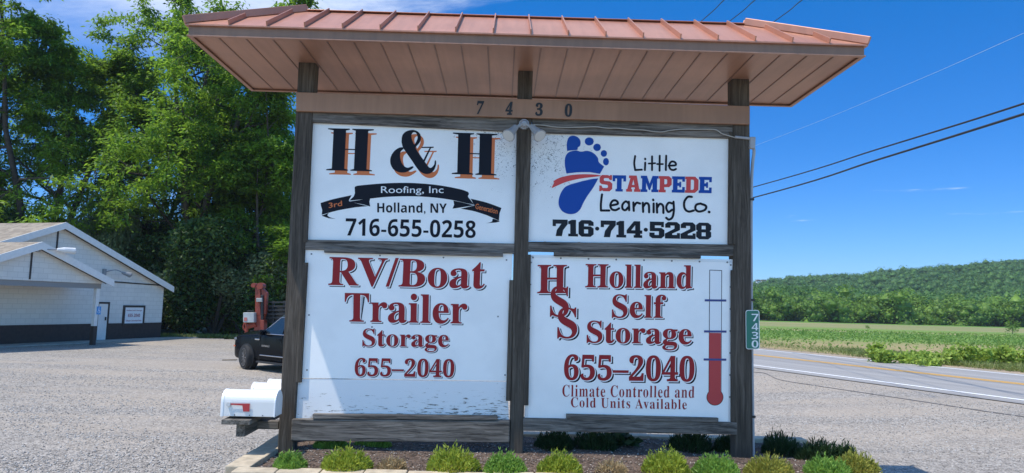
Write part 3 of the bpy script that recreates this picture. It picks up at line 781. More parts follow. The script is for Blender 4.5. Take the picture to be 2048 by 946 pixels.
# J-trim round the soffit and the fascia
b = MB()
def rim(n1, n2, u1, u2, z1, z2): b.hexa([rs(u1, n1, z1), rs(u2, n1, z1), rs(u2, n2, z1), rs(u1, n2, z1), rs(u1, n1, z2), rs(u2, n1, z2), rs(u2, n2, z2), rs(u1, n2, z2)])
rim(NF, NF + .02, UL, UR, ZS, ZE); rim(NB - .02, NB, UL, UR, ZS, ZE); rim(NF + .02, NB - .02, UL, UL + .02, ZS, ZE); rim(NF + .02, NB - .02, UR - .02, UR, ZS, ZE)
part(b, 'fascia', FASC, .003)
b = MB(); rim(NF - .012, NF + .035, UL - .012, UR + .012, ZS - .012, ZS - .001); rim(NB - .035, NB + .012, UL - .012, UR + .012, ZS - .012, ZS - .001)
rim(NF + .036, NB - .036, UL - .012, UL + .035, ZS - .012, ZS - .001); rim(NF + .036, NB - .036, UR - .035, UR + .012, ZS - .012, ZS - .001)
part(b, 'soffit_trim', SOFF)
b = MB(); ov = .03; zt = ZE + .002
e = [rs(UL - ov, NF - ov, zt), rs(UR + ov, NF - ov, zt), rs(UR + ov, NB + ov, zt), rs(UL - ov, NB + ov, zt)]; r1, r2 = rs(RL, NR, ZR), rs(RR, NR, ZR)
b.add(e + [r1, r2], [(0, 1, 5, 4), (1, 2, 5), (2, 3, 4, 5), (3, 0, 4)])
e2 = [q + np.array([0, 0, -.016]) for q in e]; 
for i in range(4): b.add([e[i], e[(i + 1) % 4], e2[(i + 1) % 4], e2[i]], [(0, 1, 2, 3)])
b.add(e2, [(3, 2, 1, 0)])
ROOF = part(b, 'roof', COPPER)
def rib(p, q, h=.055, w_=.014, nrm=None):
    b = MB(); p = np.asarray(p); q = np.asarray(q); d = (q - p) / np.linalg.norm(q - p); nn = nrm - d * (nrm @ d); nn /= np.linalg.norm(nn); s = np.cross(d, nn) * w_ / 2
    b.hexa([p - s, p + s, q + s, q - s, p - s + nn * h, p + s + nn * h, q + s + nn * h, q - s + nn * h]); return b
def slope_n(a_, b_, c_): v_ = np.cross(np.asarray(b_) - a_, np.asarray(c_) - a_); v_ /= np.linalg.norm(v_); return v_ if v_[2] > 0 else -v_
for side in (0, 1):
    n_e = (NF - ov) if side == 0 else (NB + ov); nn = slope_n(e[0], e[1], r1) if side == 0 else slope_n(e[2], e[3], r1)
    for i in range(-1, 17):
        u = UL + .28 + .405 * i + .16
        if not UL + .12 < u < UR - .05: continue
        t_ = 1.0
        if u < RL: t_ = (u - UL + ov) / (RL - UL + ov)
        if u > RR: t_ = (UR + ov - u) / (UR + ov - RR)
        p = rs(u, n_e, zt); q = rs(u, n_e + (NR - n_e) * t_, zt + (ZR - zt) * t_)
        part(rib(p, q - (q - p) * .03, nrm=nn), 'standing_seam', COPPER, .003, ROOF)
for i_, p, q in ((0, e[0], r1), (1, e[1], r2), (2, e[2], r2), (3, e[3], r1)):
    nn = np.array([0, 0, 1.0]); part(rib(p, q, .085, .035, nn), 'hip_cap', COPPER, .006, ROOF)
part(rib(r1, r2, .012, .10, np.array([0, 0, 1.0])), 'ridge_cap', COPPER, .006, ROOF)

# ---- panels
PN = .055
def panel(px, label, mat, n0=PN, th=.02):
    b = MB(); b.board(px, n0, th); return part(b, 'sign_panel', mat, label=label)
dirt_l = on_sign(1015, 285, PN); dirt_r = on_sign(1085, 300, PN)
PUL = panel([(619, 241), (1033, 257), (1030, 487), (608, 479)], 'white panel with big black and orange letters of a roofing firm over a black ribbon', panel_mat('panel_white_roofing', dirt_l))
PUR = panel([(1060, 262), (1463, 271), (1462, 489), (1055, 482)], 'white panel with a blue footprint logo of a learning company', panel_mat('panel_white_learning', dirt_r))
PLL = panel([(609, 499), (1025, 507), (1013, 762), (601, 756)], 'white panel with dark red lettering for vehicle and boat storage', panel_mat('panel_white_storage'), .035, .016)
m, n, l, p = new_mat('peeling_white_paint'); c = n.new('ShaderNodeTexCoord').outputs['Object']
s1 = noise(n, l, mapping(n, l, c, (9, 9, 60)), 1.0, 6, .68, .25); sx = n.new('ShaderNodeSeparateXYZ'); l.new(c, sx.inputs[0])
zlow = mrange(n, l, sx.outputs[2], .86, .38, -.06, .10, False); xr = mrange(n, l, sx.outputs[0], -2.3, -.1, -.04, .05, False)
pk = noise(n, l, c, 2.2, 3); ff = mathn(n, l, 'ADD', mathn(n, l, 'ADD', s1, zlow), mathn(n, l, 'ADD', xr, mathn(n, l, 'MULTIPLY', pk, .12)))
msk = mrange(n, l, ff, .725, .74); msk2 = mrange(n, l, ff, .66, .74)
gr = noise(n, l, mapping(n, l, c, (3, 3, 90)), 1.0, 4)
cc = mixrgb(n, l, msk, mixrgb(n, l, msk2, (.78, .79, .80), (.62, .62, .60)), mixrgb(n, l, gr, (.05, .045, .04), (.24, .21, .18)))
l.new(cc, p.inputs['Base Color']); p.inputs['Roughness'].default_value = .6; bump(n, l, mathn(n, l, 'MULTIPLY', msk, -1.0), .6, .006, p)
PLS = panel([(593, 757.5), (1014, 763.5), (1018, 842), (587, 839)], 'white plywood strip with peeling paint', m, .038, .016)
PLR = panel([(1059, 509), (1465, 519), (1461, 846), (1049, 837)], 'white metal panel with dark red lettering and a thermometer', panel_mat('panel_white_climate'), .035, .016)

def line(par, s, bl, br, tl, mat, n0, conv=None, name='lettering', fat=0.0, shadow=None, halo=0.0, shadow_mat=None, halo_mat=None, space=1.0, shear=0.0, geo=None):
    "one line of lettering: its boxes corners in the picture; shadow = offset in pixels of a second layer, halo = white gap"
    v_, f_ = geo if geo is not None else text_mesh((conv or (lambda q: q))(s), fat, space, shear)
    bb = (v_[:, 0].min(), v_[:, 1].min(), v_[:, 0].max(), v_[:, 1].max())
    a_ = Art(n0 - .0030); a_.unit(v_, f_, bl, br, tl, bb); o = a_.build(name, mat, par)
    if shadow:
        v2, f2 = (v_, f_) if geo is not None else text_mesh((conv or (lambda q: q))(s), fat + .006, space, shear)
        a_ = Art(n0 - .0012); a_.unit(v2, f2, bl, br, tl, bb, shadow); a_.build('letter_shadow', shadow_mat or INK, par)
        if halo:
            v3, f3 = text_mesh((conv or (lambda q: q))(s), fat + halo, space, shear)
            a_ = Art(n0 - .0021); a_.unit(v3, f3, bl, br, tl, bb, (shadow[0] * .25, shadow[1] * .25)); a_.build('letter_gap', halo_mat or WHITEV, par)
    return o
# ------- panel 1: roofing
def Z4(*p): return [(560 + x / 2.782, 160 + y / 2.782) for x, y in p]
HGL = [(0, 0), (0, .25), (1.2, .45), (1.2, 9.55), (0, 9.75), (0, 10), (4.75, 10), (4.75, 9.75), (3.95, 9.55), (3.95, 5.2), (6.05, 5.2), (6.05, 9.55), (5.3, 9.75), (5.3, 10), (10, 10), (10, 9.75), (8.8, 9.55), (8.8, .45), (10, .25), (10, 0), (5.3, 0), (5.3, .25), (6.05, .45), (6.05, 4.95), (3.95, 4.95), (3.95, .45), (4.75, .25), (4.75, 0)]
AMP1 = [(676, 345), (680, 310), (700, 287), (735, 278), (762, 284), (780, 302), (784, 326), (776, 349), (756, 372), (758, 384), (770, 405), (815, 468), (832, 488), (845, 486), (858, 470), (861, 450), (868, 450), (867, 476), (856, 502), (836, 519), (812, 523), (788, 514), (765, 494), (735, 450), (700, 400), (683, 372)]
AMPH = [(743, 352), (733, 326), (732, 303), (744, 290), (758, 296), (766, 318), (760, 340), (748, 358)]
AMP2 = [(684, 374), (662, 377), (635, 396), (616, 428), (614, 462), (628, 493), (655, 511), (690, 515), (718, 505), (742, 487), (736, 480), (712, 488), (692, 480), (676, 458), (668, 425), (672, 398), (688, 382)]
AMP3 = [(797, 447), (832, 378), (788, 378), (786, 372), (855, 371), (855, 377), (840, 379), (804, 456)]
def hh(n0, mat, d, name, par):
    a_ = Art(n0); q = np.array(HGL, float)
    for bl, br, tl in ((Z4((257, 502))[0], Z4((511, 508))[0], Z4((268, 268))[0]), (Z4((956, 523))[0], Z4((1204, 531))[0], Z4((962, 292))[0])):
        bl, br, tl = map(np.array, (bl, br, tl)); a_.conts([[tuple(bl + (br - bl) * x / 10 + (tl - bl) * y / 10 + d) for x, y in q]])
    for c_ in (AMP1, AMP2, AMP3): a_.conts(([[tuple(np.array(k) + d) for k in smooth_path(Z4(*AMPH) + [Z4(*AMPH)[0]], 3)[:-1]]] if c_ is AMP1 else []) + [[tuple(np.array(k) + d) for k in smooth_path(Z4(*c_) + [Z4(*c_)[0]], 3)[:-1]]] if c_ is not AMP3 else [[tuple(np.array(k) + d) for k in Z4(*c_)]])
    return a_.build(name, mat, par)
hh(PN - .003, INK, np.array([0, 0]), 'lettering', PUL)
hh(PN - .0012, ORANGE, np.array([5.9, 8.2]), 'letter_shadow', PUL)
a_ = Art(PN - .0015)
a_.conts([smooth_path(Z4((416, 612), (420, 592), (470, 584), (600, 574), (740, 573), (880, 585), (1000, 607), (1047, 623)), 4) + smooth_path(Z4((1052, 634), (1046, 648), (1060, 668), (1081, 694)), 4) + smooth_path(Z4((1040, 686), (960, 668), (860, 654), (740, 647), (600, 650), (480, 662), (386, 671)), 4) + smooth_path(Z4((410, 648), (417, 630)), 4)])
a_.conts([Z4((386, 676), (440, 668), (503, 656), (497, 676), (502, 704), (470, 694), (430, 686))])
a_.conts([smooth_path(Z4((226, 684), (300, 662), (398, 641)), 4) + Z4((384, 668)) + smooth_path(Z4((384, 674), (440, 690), (490, 702)), 3) + smooth_path(Z4((420, 708), (320, 726), (232, 750)), 3) + Z4((235, 724), (228, 700))])
a_.conts([smooth_path(Z4((234, 754), (270, 741), (264, 752), (278, 764), (310, 772)), 4) + smooth_path(Z4((270, 769), (234, 756)), 3)])
a_.conts([Z4((965, 671), (1010, 680), (1078, 697), (1040, 704), (960, 716), (969, 694))])
a_.conts([smooth_path(Z4((1060, 660), (1150, 682), (1232, 712)), 4) + Z4((1222, 740), (1218, 782)) + smooth_path(Z4((1150, 752), (1080, 730), (1005, 716)), 4) + smooth_path(Z4((1040, 708), (1082, 698)), 3)])
a_.conts([smooth_path(Z4((1222, 785), (1186, 772), (1180, 786), (1165, 793), (1143, 797)), 4) + smooth_path(Z4((1200, 793), (1220, 788)), 3)])
a_.build('ribbon', INK, PUL)
z4 = lambda x, y: Z4((x, y))[0]
line(PUL, 'Roofing, Inc', z4(562, 641), z4(910, 641), z4(562, 591), WHITEV, PN - .0025, fat=.002)
line(PUL, '3rd', z4(272, 713), z4(346, 700), z4(270, 684), ORANGE, PN - .0025, fat=.012)
line(PUL, 'Generation', z4(1086, 716), z4(1209, 746), z4(1090, 686), ORANGE, PN - .0025, fat=.012)
line(PUL, 'Holland, NY', z4(541, 745), z4(928, 748), z4(541, 681), INK, PN, sansb)
line(PUL, '716-655-0258', z4(364, 866), z4(1088, 880), z4(366, 768), INK, PN, sansb)
# ------- panel 2: learning company
def Z5(*p): return [(1040 + x / 2.866, 190 + y / 2.866) for x, y in p]
z5 = lambda x, y: Z5((x, y))[0]
def blob(*p): return smooth_path(Z5(*p) + [Z5(p[0])[0]], 4)[:-1]
a_ = Art(PN - .003)
a_.conts([blob((270, 320), (268, 280), (278, 246), (300, 233), (328, 240), (346, 262), (345, 290), (332, 300), (328, 314), (300, 317))])
for cx_, cy_, rx, ry in ((397, 266, 26, 23), (442, 300, 22, 21), (481, 335, 18, 19), (493, 382, 17, 21)): a_.conts([blob(*[(cx_ + rx * math.cos(t), cy_ + ry * math.sin(t)) for t in np.linspace(0, 6.283, 10)[:-1]])])
a_.conts([smooth_path(Z5((266, 449), (257, 400), (260, 355), (280, 328), (320, 318), (350, 325), (385, 320), (420, 332), (446, 360), (452, 385), (482, 410)), 4) + Z5((458, 452)) + smooth_path(Z5((400, 442), (330, 443), (266, 450)), 3)])
a_.conts([smooth_path(Z5((449, 478), (420, 530), (385, 580), (362, 620), (345, 655), (318, 678), (280, 682), (245, 668), (224, 638), (222, 600), (235, 560), (258, 528), (290, 512)), 4) + smooth_path(Z5((360, 493), (420, 480)), 3)])
a_.build('footprint', BLUE, PUR)
a_ = Art(PN - .0025)
a_.conts([Z5((182, 530), (196, 500), (190, 494), (214, 480)) + smooth_path(Z5((240, 470), (300, 458), (370, 454), (440, 457), (470, 464)), 4) + smooth_path(Z5((420, 470), (340, 480), (260, 500), (184, 533)), 4)])
a_.build('swoosh', TRED, PUR)
SLAB = {
 'S': (6, [[(0, 0), (0, 2.8), (1, 2.8), (1.6, 1.6), (3.6, 1.6), (4, 2), (4, 2.8), (3.6, 3.2), (1, 3.5), (.1, 4.4), (.1, 6.8), (1.2, 8), (4, 8), (4.6, 7.6), (4.9, 8), (5.8, 8), (5.8, 5.6), (4.8, 5.6), (4.2, 6.5), (2.4, 6.5), (2, 6.1), (2, 5.5), (2.4, 5.1), (4.8, 4.9), (6, 3.8), (6, 1.2), (4.8, 0), (2, 0), (1.2, .4), (.9, 0)]]),
 'T': (6.2, [[(1.4, 0), (1.4, 1.2), (2, 1.2), (2, 6.4), (1.2, 6.4), (1.2, 5), (0, 5), (0, 8), (6.2, 8), (6.2, 5), (5, 5), (5, 6.4), (4.2, 6.4), (4.2, 1.2), (4.8, 1.2), (4.8, 0)]]),
 'A': (6.6, [[(0, 0), (0, 1.3), (.5, 1.3), (1.9, 6.7), (1.2, 6.7), (1.2, 8), (4.8, 8), (6.1, 1.3), (6.6, 1.3), (6.6, 0), (3.7, 0), (3.7, 1.3), (4.1, 1.3), (4, 2.2), (2.5, 2.2), (2.3, 1.3), (2.8, 1.3), (2.8, 0)], [(2.7, 3.4), (3.8, 3.4), (3.3, 6.0)]]),
 'M': (8.2, [[(0, 0), (0, 1.3), (.6, 1.3), (.6, 6.7), (0, 6.7), (0, 8), (2.8, 8), (4.1, 4.2), (5.4, 8), (8.2, 8), (8.2, 6.7), (7.6, 6.7), (7.6, 1.3), (8.2, 1.3), (8.2, 0), (5, 0), (5, 1.3), (5.5, 1.3), (5.5, 4.6), (4.4, 1), (3.8, 1), (2.5, 4.6), (2.5, 1.3), (3.1, 1.3), (3.1, 0)]]),
 'P': (6, [[(0, 0), (0, 1.3), (.5, 1.3), (.5, 6.7), (0, 6.7), (0, 8), (4.7, 8), (6, 6.8), (6, 3.8), (4.8, 2.6), (2.6, 2.6), (2.6, 1.3), (3.3, 1.3), (3.3, 0)], [(2.6, 4), (3.5, 4), (3.9, 4.4), (3.9, 6.1), (3.5, 6.5), (2.6, 6.5)]]),
 'E': (6, [[(0, 0), (0, 1.3), (.5, 1.3), (.5, 6.7), (0, 6.7), (0, 8), (6, 8), (6, 5.4), (4.8, 5.4), (4.8, 6.5), (2.6, 6.5), (2.6, 4.8), (3.4, 4.8), (3.4, 5.4), (4.3, 5.4), (4.3, 2.6), (3.4, 2.6), (3.4, 3.3), (2.6, 3.3), (2.6, 1.5), (4.8, 1.5), (4.8, 2.8), (6, 2.8), (6, 0)]]),
 'D': (6.2, [[(0, 0), (0, 1.3), (.5, 1.3), (.5, 6.7), (0, 6.7), (0, 8), (4.6, 8), (6.2, 6.4), (6.2, 1.6), (4.6, 0)], [(2.6, 1.5), (3.6, 1.5), (4.1, 2), (4.1, 6), (3.6, 6.5), (2.6, 6.5)]]),
 '7': (6, [[(0, 4.8), (0, 8), (6, 8), (6, 5.8), (4.2, 3), (3.7, 0), (1.2, 0), (1.7, 3), (3.5, 6), (1.3, 6), (1.3, 4.8)]]),
 '1': (3.9, [[(0, 0), (0, 1.3), (.8, 1.3), (.8, 5.9), (0, 5.9), (0, 7.2), (1.4, 8), (3.1, 8), (3.1, 1.3), (3.9, 1.3), (3.9, 0)]]),
 '6': (6, [[(1.2, 0), (0, 1.2), (0, 6.8), (1.2, 8), (4.8, 8), (6, 7), (6, 5.3), (3.9, 5.3), (3.9, 6.2), (2.2, 6.2), (2.2, 5), (4.8, 5), (6, 4), (6, 1.2), (4.8, 0)], [(2.2, 1.6), (3.8, 1.6), (3.8, 3.5), (2.2, 3.5)]]),
 '4': (6.2, [[(2.8, 0), (2.8, 1.3), (3.4, 1.3), (3.4, 2), (0, 2), (0, 3.6), (2.9, 8), (5.4, 8), (5.4, 3.6), (6.2, 3.6), (6.2, 2), (5.4, 2), (5.4, 1.3), (6.2, 1.3), (6.2, 0)], [(1.8, 3.6), (3.4, 3.6), (3.4, 6.1)]]),
 '5': (6, [[(1.2, 0), (0, 1), (0, 2.7), (2.1, 2.7), (2.1, 1.6), (3.8, 1.6), (3.8, 3.4), (.2, 3.4), (.2, 8), (5.8, 8), (5.8, 5.4), (4.7, 5.4), (4.7, 6.2), (2.2, 6.2), (2.2, 5), (4.8, 5), (6, 4), (6, 1.2), (4.8, 0)]]),
 '2': (6, [[(0, 0), (0, 2.4), (3.8, 4.8), (3.8, 6.3), (2.2, 6.3), (2.2, 5.2), (.1, 5.2), (.1, 7), (1.2, 8), (4.8, 8), (6, 6.8), (6, 4.2), (2.9, 2.4), (2.9, 1.8), (4.8, 1.8), (4.8, 2.7), (6, 2.7), (6, 0)]]),
 '8': (6, [[(1.2, 0), (0, 1.2), (0, 3.4), (.6, 4), (0, 4.6), (0, 6.8), (1.2, 8), (4.8, 8), (6, 6.8), (6, 4.6), (5.4, 4), (6, 3.4), (6, 1.2), (4.8, 0)], [(2.2, 1.5), (3.8, 1.5), (3.8, 3.3), (2.2, 3.3)], [(2.2, 4.8), (3.8, 4.8), (3.8, 6.5), (2.2, 6.5)]]),
 '.': (2.4, [[(.5 + .85 * math.cos(t) + .7, 4 + .95 * math.sin(t)) for t in np.linspace(0, 6.283, 13)[:-1]]]),
}
def slab(s, gap):
    out = []; x = 0.0
    for ch in s:
        w_, cs = SLAB[ch]; out.append([[(x + a, b_) for a, b_ in c_] for c_ in cs]); x += w_ + gap
    return out, x - gap
g_, W_ = slab('STAMPEDE', .14)
A1, A2 = Art(PN - .003), Art(PN - .003)
bl, br, tl = map(np.array, (z5(454, 551), z5(1098, 563), z5(456, 458)))
for i, cs in enumerate(g_):
    cs = [[tuple(bl + (br - bl) * x / W_ + (tl - bl) * y / 8) for x, y in c_] for c_ in cs]
    (A1 if i % 2 == 0 else A2).conts(cs)
A1.build('lettering', TRED, PUR); A2.build('lettering', BLUE, PUR)
g_, W_ = slab('716.714.5228', .22); A1 = Art(PN - .003)
bl, br, tl = map(np.array, (z5(187, 808), z5(1096, 828), z5(187, 713)))
for cs in g_: A1.conts([[tuple(bl + (br - bl) * x / W_ + (tl - bl) * y / 8) for x, y in c_] for c_ in cs])
A1.build('lettering', GREYINK, PUR)
a_ = Art(PN - .003); S_ = lambda w_, *p: a_.stroke(Z5(*p), w_)
S_(4.0, (660, 350), (655, 390), (660, 430)); S_(4.0, (660, 430), (698, 428)); S_(4.0, (718, 388), (716, 430)); S_(4.2, (717, 365), (718, 368))
S_(4.0, (757, 352), (757, 430)); S_(3.6, (738, 393), (775, 391)); S_(4.0, (801, 348), (800, 434)); S_(3.6, (786, 396), (819, 396)); S_(4.0, (838, 348), (836, 430))
S_(4.0, (852, 405), (892, 402), (888, 385), (868, 382), (855, 402), (862, 424), (880, 430), (894, 424))
a_.build('lettering', INK, PUR)
a_ = Art(PN - .003); w3 = 4.5
S_(w3, (470, 570), (464, 620), (464, 662)); S_(w3, (464, 662), (512, 662))
S_(w3, (518, 634), (560, 624), (552, 606), (532, 606), (518, 630), (526, 654), (548, 660), (568, 650))
S_(w3, (622, 620), (606, 610), (588, 628), (588, 652), (604, 660), (620, 644)); S_(w3, (624, 612), (626, 660))
S_(w3, (650, 616), (652, 664)); S_(w3, (652, 640), (668, 618), (688, 622))
S_(w3, (704, 618), (706, 670)); S_(w3, (706, 640), (722, 620), (738, 630), (740, 672))
S_(w3, (766, 622), (766, 672)); S_(4.6, (763, 600), (764, 603))
S_(w3, (784, 622), (786, 674)); S_(w3, (786, 646), (802, 624), (820, 636), (822, 676))
S_(w3, (874, 622), (852, 618), (838, 644), (850, 670), (872, 658)); S_(w3, (880, 612), (882, 660), (874, 700), (854, 714), (838, 704))
S_(w3, (985, 584), (962, 584), (942, 612), (944, 650), (966, 668), (996, 662))
S_(w3, (1034, 622), (1010, 630), (1006, 654), (1026, 668), (1060, 658), (1066, 636), (1034, 622)); S_(5.2, (1083, 670), (1085, 671))
a_.build('lettering', INK, PUR)
# ------- panel 3: storage of vehicles
def Z6(*p): return [(560 + x / 2.252, 480 + y / 2.252) for x, y in p]
z6 = lambda x, y: Z6((x, y))[0]
for s, bl, br, tl, sh in (('RV/Boat', (217, 206), (922, 222), (223, 74), (3.2, 3.0)), ('Trailer', (290, 370), (843, 380), (292, 236), (3.0, 2.8)), ('Storage', (370, 502), (760, 506), (372, 398), (2.2, 2.0)), ('655–2040', (335, 614), (784, 620), (338, 530), (2.2, 2.0))):
    line(PLL, s, z6(*bl), z6(*br), z6(*tl), RED, .035, serif, fat=.004, shadow=sh, halo=.013)
# ------- panel 4: self storage
def Z7(*p): return [(1030 + x / 2.253, 480 + y / 2.253) for x, y in p]
z7 = lambda x, y: Z7((x, y))[0]
for s, bl, br, tl, sh in (('Holland', (316, 216), (798, 222), (318, 108), (3.4, 3.2)), ('Self', (436, 352), (680, 354), (438, 244), (3.2, 3.0)), ('Storage', (322, 492), (796, 500), (324, 362), (3.2, 3.0)), ('655–2040', (220, 632), (808, 640), (222, 514), (4.0, 3.6))):
    line(PLR, s, z7(*bl), z7(*br), z7(*tl), RED, .035, serif, fat=.006, shadow=sh, halo=.014)
for s, bl, br, tl in (('Climate Controlled and', (213, 706), (808, 712), (214, 652)), ('Cold Units Available', (252, 754), (774, 764), (252, 708))):
    line(PLR, s, z7(*bl), z7(*br), z7(*tl), RED, .035, serif, fat=-.004, space=1.12)
for i, (s, bl, br, tl) in enumerate((('H', (100, 240), (232, 240), (102, 112)), ('S', (157, 346), (242, 350), (160, 206)), ('S', (190, 444), (280, 446), (192, 302)))):
    line(PLR, s, z7(*bl), z7(*br), z7(*tl), RED, .035 - .0001 * i, serif, fat=.004, shadow=(4, 3.2), halo=.010)
def bar(mat, name, n0, *p):
    a_ = Art(n0); a_.conts([list(p)]); return a_.build(name, mat, PLR)
ring = lambda r: Z7(*[(901 + r * math.cos(t), 708 + r * math.sin(t)) for t in np.linspace(0, 6.283, 25)[:-1]])
bar(INK, 'thermometer_outline', .0335, *Z7((876, 134), (933, 136), (930, 690), (872, 690))); bar(WHITEV, 'thermometer_tube', .0327, *Z7((879, 137), (930, 139), (928, 690), (875, 690)))
bar(INK, 'thermometer_outline', .0325, *ring(38)); bar(TRED if False else plain('thermometer_red', (0.45, 0.035, 0.04), .45), 'thermometer_bulb', .0318, *ring(35.5))
bar(MATS['thermometer_red'], 'thermometer_column', .0312, *Z7((875.5, 418), (928.5, 419), (927.5, 700), (874.5, 699)))
for x0, x1, y in ((855, 952, 272), (852, 953, 412), (850, 952, 538.5)): bar(NAVY, 'thermometer_mark', .0305, *Z7((x0, y - 5), (x1, y - 4), (x1, y + 5.5), (x0, y + 4.5)))
# aluminium edge trim of panel 4 and its screws
b = MB(); tr = plain('white_trim', (0.70, 0.71, 0.73), .4, .2)
for q in ([(1060, 510), (1464, 520), (1464, 525), (1064, 515)], [(1060, 510), (1065, 512), (1056, 836), (1050, 836)], [(1459, 522), (1464, 520), (1461, 845), (1456, 844)]): b.board(q, .0315, .003)
part(b, 'edge_trim', tr, parent=PLR)
b = MB()
for i in range(8):
    for x, y in ((1066 + i * 55.5, 515 + i * 1.35),) + (((1062 - i * 1.2, 525 + i * 44), (1461.5 - i * .35, 530 + i * 44)) if i < 7 else ()):
        c_ = on_sign(x, y, .0312); b.tube([c_, c_ - N * .004], .011, 8)
part(b, 'screw', plain('dull_screw', (.18, .18, .19), .5, .5), parent=PLR)
b = MB()
for x, y in ((623, 508), (760, 511), (887, 515), (1013, 520), (618, 630), (614, 740), (744, 654), (881, 654), (996, 633), (1010, 750)):
    c_ = on_sign(x, y, .0345); b.tube([c_, c_ - N * .004], .010, 8)
part(b, 'screw', MATS['dull_screw'], parent=PLL)

# ---- twin flood light, its cable, the conduit and the address plate
fl = empty('twin_floodlight', on_sign(1048, 250, -.02), 'grey twin-head security floodlight on the middle post', 'floodlight')
c_ = on_sign(1048, 249, -.03); b = MB(); b.tube([c_ + N * .03, c_ - N * .03], .062, 14); b.tube([c_ - N * .03, c_ - N * .06], [.055, .03], 12); b.build('junction_box', GALV, fl, .006)
for sx_ in (-1, 1):
    a1 = on_sign(1048 + sx_ * 9, 251, -.09); a2 = on_sign(1048 + sx_ * 19, 257, -.13); dv = on_sign(1048 + sx_ * 31, 271, -.22) - a2; dv /= np.linalg.norm(dv)
    b = MB(); b.tube([c_ - N * .05, a1, a2], .018, 8); b.tube([a2 - dv * .03, a2 + dv * .03, a2 + dv * .08, a2 + dv * .15, a2 + dv * .16], [.035, .042, .052, .078, .080], 16)
    h_ = b.build('lamp_head', plain('pale_grey_plastic', (.36, .37, .38), .5), fl, smoothed=False)
    b = MB(); b.tube([a2 + dv * .1605, a2 + dv * .166], .068, 16); b.build('lens', plain('frosted_lens', (.6, .6, .58), .25), h_)
b = MB(); b.tube(smooth_path([on_sign(x, y, -.012) for x, y in Z5((60, 170), (130, 173), (200, 183), (300, 186), (430, 182), (500, 190), (560, 190), (640, 198), (700, 200), (800, 212), (860, 203), (930, 196), (1030, 196), (1110, 197), (1140, 209), (1160, 222), (1235, 245))]), .0062, 6)
tag(b.build('lamp_cable', plain('pale_cable', (.42, .40, .36), .5)), 'thin pale cable sagging along the top rail above the footprint panel', 'cable')
cd = empty('conduit', on_sign(1505, 900, .05), 'grey plastic conduit running down the outer side of the post behind the address plate', 'conduit')
CON = plain('grey_conduit', (.36, .37, .39), .5, var=.1)
b = MB(); b.tube(smooth_path([on_sign(1499, 277, .0), on_sign(1508, 300, .02), on_sign(1505, 330, .04), on_sign(1502.5, 400, .05), on_sign(1503, 650, .05), on_sign(1507, 930, .05)]), .019, 10); b.build('pipe', CON, cd)
b = MB(); b.tube([on_sign(1470, 274, -.02), on_sign(1500, 277, -.02)], .016, 10); b.build('pipe', CON, cd)
b = MB(); b.board([(1501, 273), (1512, 273.5), (1511, 297), (1500, 296)], -.045, .07); b.build('elbow_box', CON, cd, .01)
for y in (399, 600, 833): b = MB(); q = on_sign(1503 + (y - 399) * .006, y, .045); b.box(q, (.05, .05, .025)); b.build('strap', BLACK, cd)
ap = empty('address_plate', on_sign(1505, 660, -.03), 'green reflective house number plate with white digits on the post', 'house number')
def rrect(x0, y0, x1, y1, r, sk=0.0):
    out = []
    for cx_, cy_, a0 in ((x1 - r, y0 + r, -90), (x1 - r, y1 - r, 0), (x0 + r, y1 - r, 90), (x0 + r, y0 + r, 180)):
        for a in np.linspace(a0, a0 + 90, 5): y_ = cy_ + r * math.sin(RAD(a)); out.append((cx_ + r * math.cos(RAD(a)) + sk * (y_ - y0), y_))
    return out
b = MB(); poly = [on_sign(x, y, -.03) for x, y in rrect(1491, 620, 1518.5, 698.5, 5, .01)]; b.prism(poly, -N * .004); PL = b.build('plate', plain('reflective_white', (.75, .76, .76), .4), ap)
b = MB(); b.prism([on_sign(x, y, -.0345) for x, y in rrect(1492.3, 621.4, 1517.3, 697.2, 4, .01)], -N * .0012); b.build('green_face', plain('reflective_green', (.012, .155, .105), .4), ap)
for ch, y in (('7', 635), ('4', 653.5), ('3', 671), ('0', 688)):
    v_, f_ = text_mesh(sansb(ch), -.012); bb = (v_[:, 0].min(), v_[:, 1].min(), v_[:, 0].max(), v_[:, 1].max()); a_ = Art(-.0368); cx_ = 1510.0 if ch in '73' else 1510.0
    a_.unit(v_, f_, (cx_ - 6.6, y + 7.2), (cx_ + 6.6, y + 7.4), (cx_ - 6.6, y - 7.4), bb); a_.build('digit', MATS['reflective_white'], ap)

# ================================================================== WHITE BUILDING
GB = -.45
P0, P1 = at_z(0, 691, GB), at_z(327, 676, GB)
WD = P1 - P0; WD[2] = 0; WD /= np.linalg.norm(WD); WN = np.array([WD[1], -WD[0], 0])      # along the gable wall, and out of it
def on_wall(x, y, off=0.0):
    d = ray(x, y); o = P1 + WN * off; return CAMP + d * (((o - CAMP) @ WN) / (d @ WN))
def wc(x, y, off=0.0): q = on_wall(x, y, off) - P1; return q @ WD, q[2] + GB
def wp(s, z, off=0.0): return np.array([P1[0], P1[1], 0]) + WD * s + np.array([0, 0, z]) + WN * off
BLD = empty('storage_building', wp(-6, GB), 'white painted gabled building with brown lower band and open porch gable', 'building')
m, n, l, p = new_mat('white_painted_block'); c = n.new('ShaderNodeTexCoord').outputs['Object']
mm_ = n.new('ShaderNodeMapping'); mm_.inputs['Rotation'].default_value = (RAD(90), 0, 0); mm_.vector_type = 'TEXTURE'
rot = mapping(n, l, c, (1, 1, 1), rot=(0, 0, -math.atan2(WD[1], WD[0])))
s_ = n.new('ShaderNodeSeparateXYZ'); l.new(rot, s_.inputs[0]); cb = n.new('ShaderNodeCombineXYZ'); l.new(s_.outputs[0], cb.inputs[0]); l.new(s_.outputs[2], cb.inputs[1])
